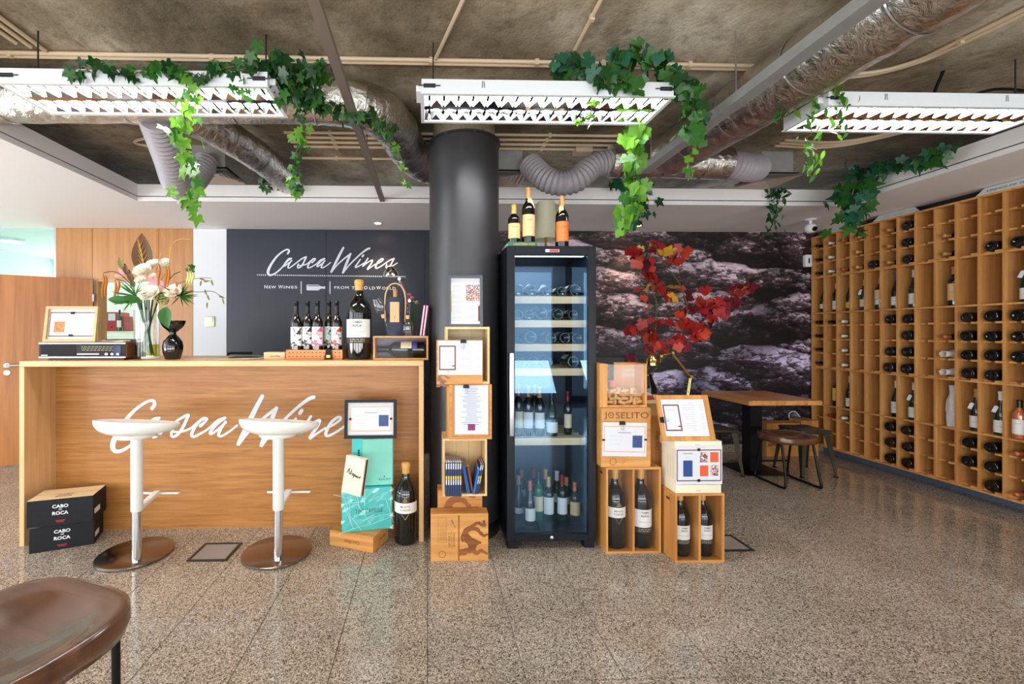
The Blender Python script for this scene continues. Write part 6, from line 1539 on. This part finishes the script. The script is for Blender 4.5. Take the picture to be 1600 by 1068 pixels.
metal_stool('olive metal stool beside the rack, behind the brown-seated stool', 3.79, 4.29)
metal_stool('olive metal stool half hidden by the slanted board', 2.905, 4.34)
def saddle_stool(label, x, y, hs_, rz, a=.215, b_=.185, sp=.165):
    t = thing('saddle_stool', label, 'stool', (x, y, 0), rz)
    def sup(u_, k):
        an = 2*PI*u_; c, s_ = math.cos(an), math.sin(an); e = 2/2.9
        return a*k*math.copysign(abs(c)**e, c), b_*k*math.copysign(abs(s_)**e, s_)
    def zt(px_, py_):
        xx, yy = px_/a, py_/b_; r2 = xx*xx+yy*yy
        return hs_-.030*max(0, 1-r2/.62)**.9+.026*xx*xx*(.4+.6*r2)*.6+.012*max(0, yy)**2
    def fn(u_, v_):
        if v_ < .6: k = v_/.6; X, Y_ = sup(u_, max(k, .001)); return (X, Y_, zt(X, Y_)-(.006 if k > .97 else 0))
        f = (v_-.6)/.4
        if f < .5: X, Y_ = sup(u_, 1+.012*math.sin(PI*f)); return (X, Y_, zt(*sup(u_, 1))-.006-.045*f*2)
        k = 1-(f-.5)*2; X, Y_ = sup(u_, max(.05, .97*k)); return (X, Y_, hs_-.058+.004*k)
    MB().grid(fn, 64, 30, True).build('seat', SEATW, t, ang=75)
    r_ = .0105
    for s_ in (-1, 1):
        P = smooth_path([(s_*(a-.07), b_-.07, hs_-.045), (s_*sp*.93, sp+.0, .14), (s_*sp, sp+.015, .03), (s_*(sp), sp-.02, r_+.001), (s_*sp, 0, r_+.001), (s_*sp, -sp+.02, r_+.001), (s_*sp, -sp-.015, .03), (s_*sp*.93, -sp, .14), (s_*(a-.07), -b_+.07, hs_-.045)], 6)
        MB().tube(P, r_, 10).build('sled_leg', BLACK, t)
    MB().tube([(-sp*.95, sp*.99, .16), (sp*.95, sp*.99, .16)], .008, 8).build('footrest', BLACK, t)
    MB().box(-.1, .1, -.1, .1, hs_-.058, hs_-.05).build('mounting_plate', BLACK, t, smooth=False)
saddle_stool('brown-seated stool with black sled legs before the small table', 3.355, 3.985, .45, 0)
saddle_stool('dark wooden saddle stool closest to the camera, cut by the frame corner', -1.035, 1.09, .66, -.35, .235, .222)
# crates at the mural foot
yk2 = 4.84
for u0, u1, v0, lab in ((1198, 1250, 661, 'pine crate with vine print on the floor under the mural'), (1252, 1279, 657, 'narrow pine crate on the floor beside the rack end')):
    x0 = xa(u0, yk2); x1 = xa(u1, yk2); h_ = za(v0, yk2, u0)
    t = thing('printed_wine_crate', lab, 'crate', (x0, yk2, .0005)); closed_crate(t, x1-x0, .17, h_, PINEZ)
    if u0 < 1240: vine_print(t, Tm(.02, -.0008, h_*.55) @ FACE, .00034); MB().rect(.17, .18, .01, h_-.01, Tm(0, -.0008, 0) @ FACE).build('print_stripe', BURNV, t, smooth=False)
    else: text('CABO', BURN, t, Tm((x1-x0)*.55, -.0008, .07) @ FACE, w=.06, h=.018)
tag(MB().tube(smooth_path([(4.18, 4.93, .42), (4.2, 4.95, .47), (4.26, 4.95, .49), (4.31, 4.93, .43)], 5), .004, 6).build('wire_loop', WPLAST), 'white wire loop on the narrow crate beside the rack', 'cable')

# ------------------------------------------------------------------ wine rack along the right wall
RX, RD, PY, RY = 4.55, .375, .156, 5.052
NC = 12; NX = 4; TH = .016
ZT = [2.52, 2.042, 1.63, .996, .572, .10]
rk = thing('wine_rack', 'oak wine rack of small cubbies along the right wall', 'rack', (0, 0, 0))
ylo = RY-PY*(NC+NX)
MB().box(RX+RD-.008, RX+RD, ylo, RY, ZT[-1], ZT[0]).build('back_panel', RACKZ, rk, smooth=False)
dv = MB().box(0, RD-.008, -TH/2, TH/2, ZT[-1]+.008, ZT[0]-.008).mesh('divider', RACKZ, smooth=False)
for k in range(NC+1): link('divider', dv, rk, Tm(RX, RY-TH/2-k*PY, 0))
for z in ZT: MB().box(RX-.004, RX+RD-.008, ylo, RY, z-.008, z+.008).build('shelf_board', RACKW, rk, smooth=False)
lm = MB().box(0, .24, -.0225, .0225, -.003, .014).mesh('ledge', RACKW, smooth=False)
ROWS = {}
def blockrows(name, zt, zb, n):
    for i in range(n): ROWS[name+str(i)] = zb+(zt-zb)*(n-1-i)/n+.009
blockrows('T', ZT[0], ZT[1], 3); blockrows('M', ZT[2], ZT[3], 4); blockrows('L', ZT[4], ZT[5], 3)
ext = MB()
for k in range(NX): ext.box(RX, RX+RD-.008, RY-TH-(NC+k+1)*PY, RY-(NC+k+1)*PY, ZT[-1]+.008, ZT[0]-.008)
for k in range(NC+NX):
    for nm, z in ROWS.items():
        for side in (0, 1):
            yy = RY-k*PY-TH-.0225 if side == 0 else RY-(k+1)*PY+.0225
            if k < NC: link('ledge', lm, rk, Tm(RX+(.035 if side == 0 else .0), yy, z))
            else: ext.box(RX+.02, RX+.27, yy-.0225, yy+.0225, z, z+.014)
ext.build('further_cubbies', RACKW, rk, smooth=False)['kind'] = 'stuff'
GRP = 'bottles in the wine rack'
BLK = {'T': 'upper', 'M': 'middle', 'L': 'lower'}
def ycol(c): return RY-TH/2-(c+.5)*PY
CN = [w_ for w_ in ORD]
def where(c, row): return '%s column from mural, %s row of %s block' % (CN[c], ORD[int(row[1])], BLK[row[0]])
rng = random.Random(21)
def lie_base(c, row):
    r_ = rng.choice((.042, .044, .046)); z = ROWS[row]+.014+math.sqrt(max(0, r_*r_-.0225**2))+.002
    x = RX-.004+rng.uniform(-.008, .012)
    bottle('dark bottle lying base outward in rack, '+where(c, row), Tm(x, ycol(c), z) @ Ry(PI/2) @ Rz(PI/2+rng.uniform(.2, 1.3)), .295, r_, rng.choice(('bordeaux', 'burgundy')), rng.choice((DKGLASS, DKGLASS, DKGLASS, BRGLASS)), rng.choice((BLKC, CORKC)), labels=((.22,.55,LBLW,1.4),), group=GRP, n=18)
def lie_neck(c, row, cap, word):
    r_ = .037; z = ROWS[row]+.014+math.sqrt(r_*r_-.0225**2)+.002
    bottle('%s bottle lying neck outward in rack, ' % word+where(c, row), Tm(RX+.285, ycol(c), z) @ Ry(-PI/2), .30, r_, 'bordeaux', DKGLASS, cap, .80, labels=((.22,.5,LBLW,1.4),), group=GRP, n=16)
for c, rows_ in ((4, ('T2',)), (5, ('M0','M2','M3','L0','L1','L2')), (6, ('T0','T1','T2','M0','M1','M2','M3','L0','L1','L2')), (9, ('M0','M1','M2','M3','L0','L1')), (10, ('T2','M0','M1','M2','M3','L0','L1','L2')), (11, ('T2','M0','M1','M2'))):
    for r_ in rows_: lie_base(c, r_)
for c, rows_, cap, word in ((0, ('T0','T1','T2','M0','M1','M2','M3'), BLKC, 'black-capped'), (1, ('T0','T1','T2'), WHTC, 'white-capped'), (1, ('M0',), BLKC, 'black-capped'), (1, ('L0',), REDC, 'red-capped'), (2, ('T0','T2'), ORGC, 'copper-capped'), (2, ('M0','M1','M2','M3','L0'), WHTC, 'white-capped'), (3, ('T0','T1','T2'), GOLDC, 'gold-capped'), (5, ('T0','T1','T2'), CORKC, 'cork-topped'), (8, ('T1','T2'), CORKC, 'cork-topped'), (8, ('M1',), ORGC, 'copper-capped'), (11, ('L0','L2'), ORGC, 'copper-capped')):
    for r_ in rows_: lie_neck(c, r_, cap, word)
TISS = mat('white_tissue_paper', srgb(236,232,230), .7, trans=.2)
def wrapped(label, M, h_, r_):
    rg = random.Random(int(h_*1000)+len(label))
    def fn(u_, v_):
        an = 2*PI*u_; f = v_; rr = r_*(1.0 if f < .60 else 1.0-.42*(f-.60)/.22 if f < .82 else .58+.12*(f-.82)/.18)
        rr *= 1+.08*math.sin(5*an+7*v_)+rg.uniform(-.05,.05); return (rr*math.cos(an), rr*math.sin(an), v_*h_)
    return tag(MB().grid(fn, 22, 16, True).lathe([(.001,.0005),(r_*1.05,.0005)], 16).build('wrapped_bottle', TISS, smooth=True, M=M), label, 'bottle', GRP)
for row in ('M2', 'M3'):
    z = ROWS[row]+.014+.038; wrapped('tissue-wrapped bottle lying in rack, '+where(8, row), Tm(RX+.30, ycol(8), z) @ Ry(-PI/2), .32, .040)
STAND = [  # column, shelf index, kind, glass, cap, label z0, z1, material, height, label text
 (0,2,'burgundy',DKGLASS,BLKC,.14,.30,LBLW,.325,'black-capped bottle with small white label in the upper tall cubby next to the mural'),
 (1,2,'bordeaux',DKGLASS,WHTC,.08,.38,LBLW,.325,'white-capped bottle with tall white label in the second upper tall cubby'),
 (2,2,'burgundy',DKGLASS,ORGC,.10,.30,LBLY,.325,'copper-capped bottle with yellow label in the third upper tall cubby'),
 (3,2,'bordeaux',GRGLASS,GOLDC,.12,.36,LBLC,.325,'gold-capped bottle with neck tag in the fourth upper tall cubby'),
 (4,2,'bordeaux',DKGLASS,CORKC,.16,.32,LBLW,.325,'cork-topped bottle with parchment collar in the fifth upper tall cubby'),
 (5,2,'burgundy',DKGLASS,BLUC,.10,.34,LBLW,.35,'blue-capped bottle in the sixth upper tall cubby'),
 (6,2,'burgundy',GRGLASS,WHTC,.10,.38,LBLW,.36,'white-capped green bottle in the seventh upper tall cubby'),
 (8,2,'bordeaux',DKGLASS,CORKC,.14,.56,LBLT,.345,'stout ornate-labelled bottle alone between empty upper tall cubbies'),
 (11,2,'burgundy',GRGLASS,GOLDC,.06,.30,LBLW,.36,'gold-necked bottle with neck tag in the nearest upper tall cubby'),
 (1,4,'bordeaux',DKGLASS,BLKC,.18,.62,LBLY,.325,'dark bottle with big yellow label in the lower tall cubbies'),
 (2,4,'burgundy',DKGLASS,WHTC,.06,.32,LBLW,.35,'white-capped dark bottle next to the yellow-labelled one, lower tall cubby'),
 (5,4,'burgundy',DKGLASS,WHTC,.10,.42,LBLW,.35,'white-capped dark bottle in the sixth lower tall cubby'),
 (6,4,'burgundy',GRGLASS,WHTC,.06,.34,LBLW,.35,'white-capped green bottle with tag in the seventh lower tall cubby'),
 (9,4,'burgundy',BRGLASS,CORKC,.08,.36,LBLW,.35,'round-shouldered dark bottle with white tag in the lower tall cubbies'),
 (10,4,'burgundy',GRGLASS,WHTC,.06,.34,LBLW,.35,'white-capped green bottle right of the tagged one, lower tall cubby')]
FACEC = Rz(-PI/2+.42)
for c, si, kd, gl, cp, l0, l1, lm_, hh, lab in STAND:
    t = bottle(lab, Tm(RX+.062, ycol(c)-.018, ZT[si]+.0088) @ FACEC, hh, .040, kd, gl, cp, .80, ((l0, l1, lm_, 1.35),), (('-- ---', (l0+l1)/2, .03, .003, INK, 0),), group=GRP)
    if 'tag' in lab: MB().prism([(-.012,-.03),(.012,-.03),(.012,.02),(0,.028),(-.012,.02)], .001, Tm(-.022, -.036, hh*.60) @ FACE @ Rz(-.35)).build('neck_tag', PAPER, t, smooth=False)
    if 'collar' in lab: MB().lathe([(.043,hh*.33),(.042,hh*.60),(.026,hh*.70)], 14, a0=-PI/2-1.2, a1=-PI/2+1.0).build('parchment_collar', KRAFT, t)
wrapped('tall bottle wrapped in white tissue in the lower tall cubbies', Tm(RX+.065, ycol(8)-.012, ZT[4]+.0088), .36, .043)
for k in range(2):
    bottle(['pink wine bottle with white label, left of the pair in the nearest lower tall cubby', 'pink wine bottle with white label, right of the pair in the nearest lower tall cubby'][k], Tm(RX+.042+.085*k, ycol(11)+.015-.035*k, ZT[4]+.0088) @ FACEC, .30, .037, 'bordeaux', AMGLASS, BLKC, .80, ((.12,.50,LBLW,1.3),), (('-- ---', .4, .03, .003, INK, 0),), group=GRP)
def rack_sign(label, y0, y1, txt):
    t = thing('rack_sign', label, 'sign', (RX+.012, 0, ZT[0]+.0085))
    hh = .068; lean = .045
    MB().add([(0,y0,0),(0,y1,0),(lean,y1+.03,hh),(lean,y0-.03,hh),(.10,y0,0),(.10,y1,0)], [(0,1,2,3),(3,2,5,4),(0,3,4),(1,5,2)]).build('tent_card', mat('sign_board', srgb(222,224,220), .5), t, smooth=False)
    Mx = Tm(lean*.5-.0012, (y0+y1)/2, hh*.5+.0006) @ LEFT @ Rx(-math.atan2(lean, hh))
    if txt: text(txt, INK, t, Mx, w=abs(y0-y1)*.74, h=.020, bold=.01)
    else:
        for dz in (-.011, .011): text('---- ------', mat('grey_sign_print', srgb(110,112,112), .6), t, Mx @ Tm(0, dz, 0), w=abs(y0-y1)*.5, h=.005)
struct(MB().box(RX+.125, RX+.145, ylo, RY, ZT[0]+.0085, SOF-.001).build('trim_5', BLACKWALL, smooth=False))
rack_sign('white tent sign on the rack end nearest the mural', 4.94, 4.56, None)
rack_sign('white tent sign in the middle of the rack top', 4.36, 3.98, None)
rack_sign('white tent sign lettered VINHOS DE TERROIR on the rack top', 3.52, 3.06, 'VINHOS DE TERROIR')
bottle('green bottle standing on the office shelf beside the red binder', Tm(xa(187, yb), yb, z0), .30, .032, 'burgundy', EMGLASS, BLKC)
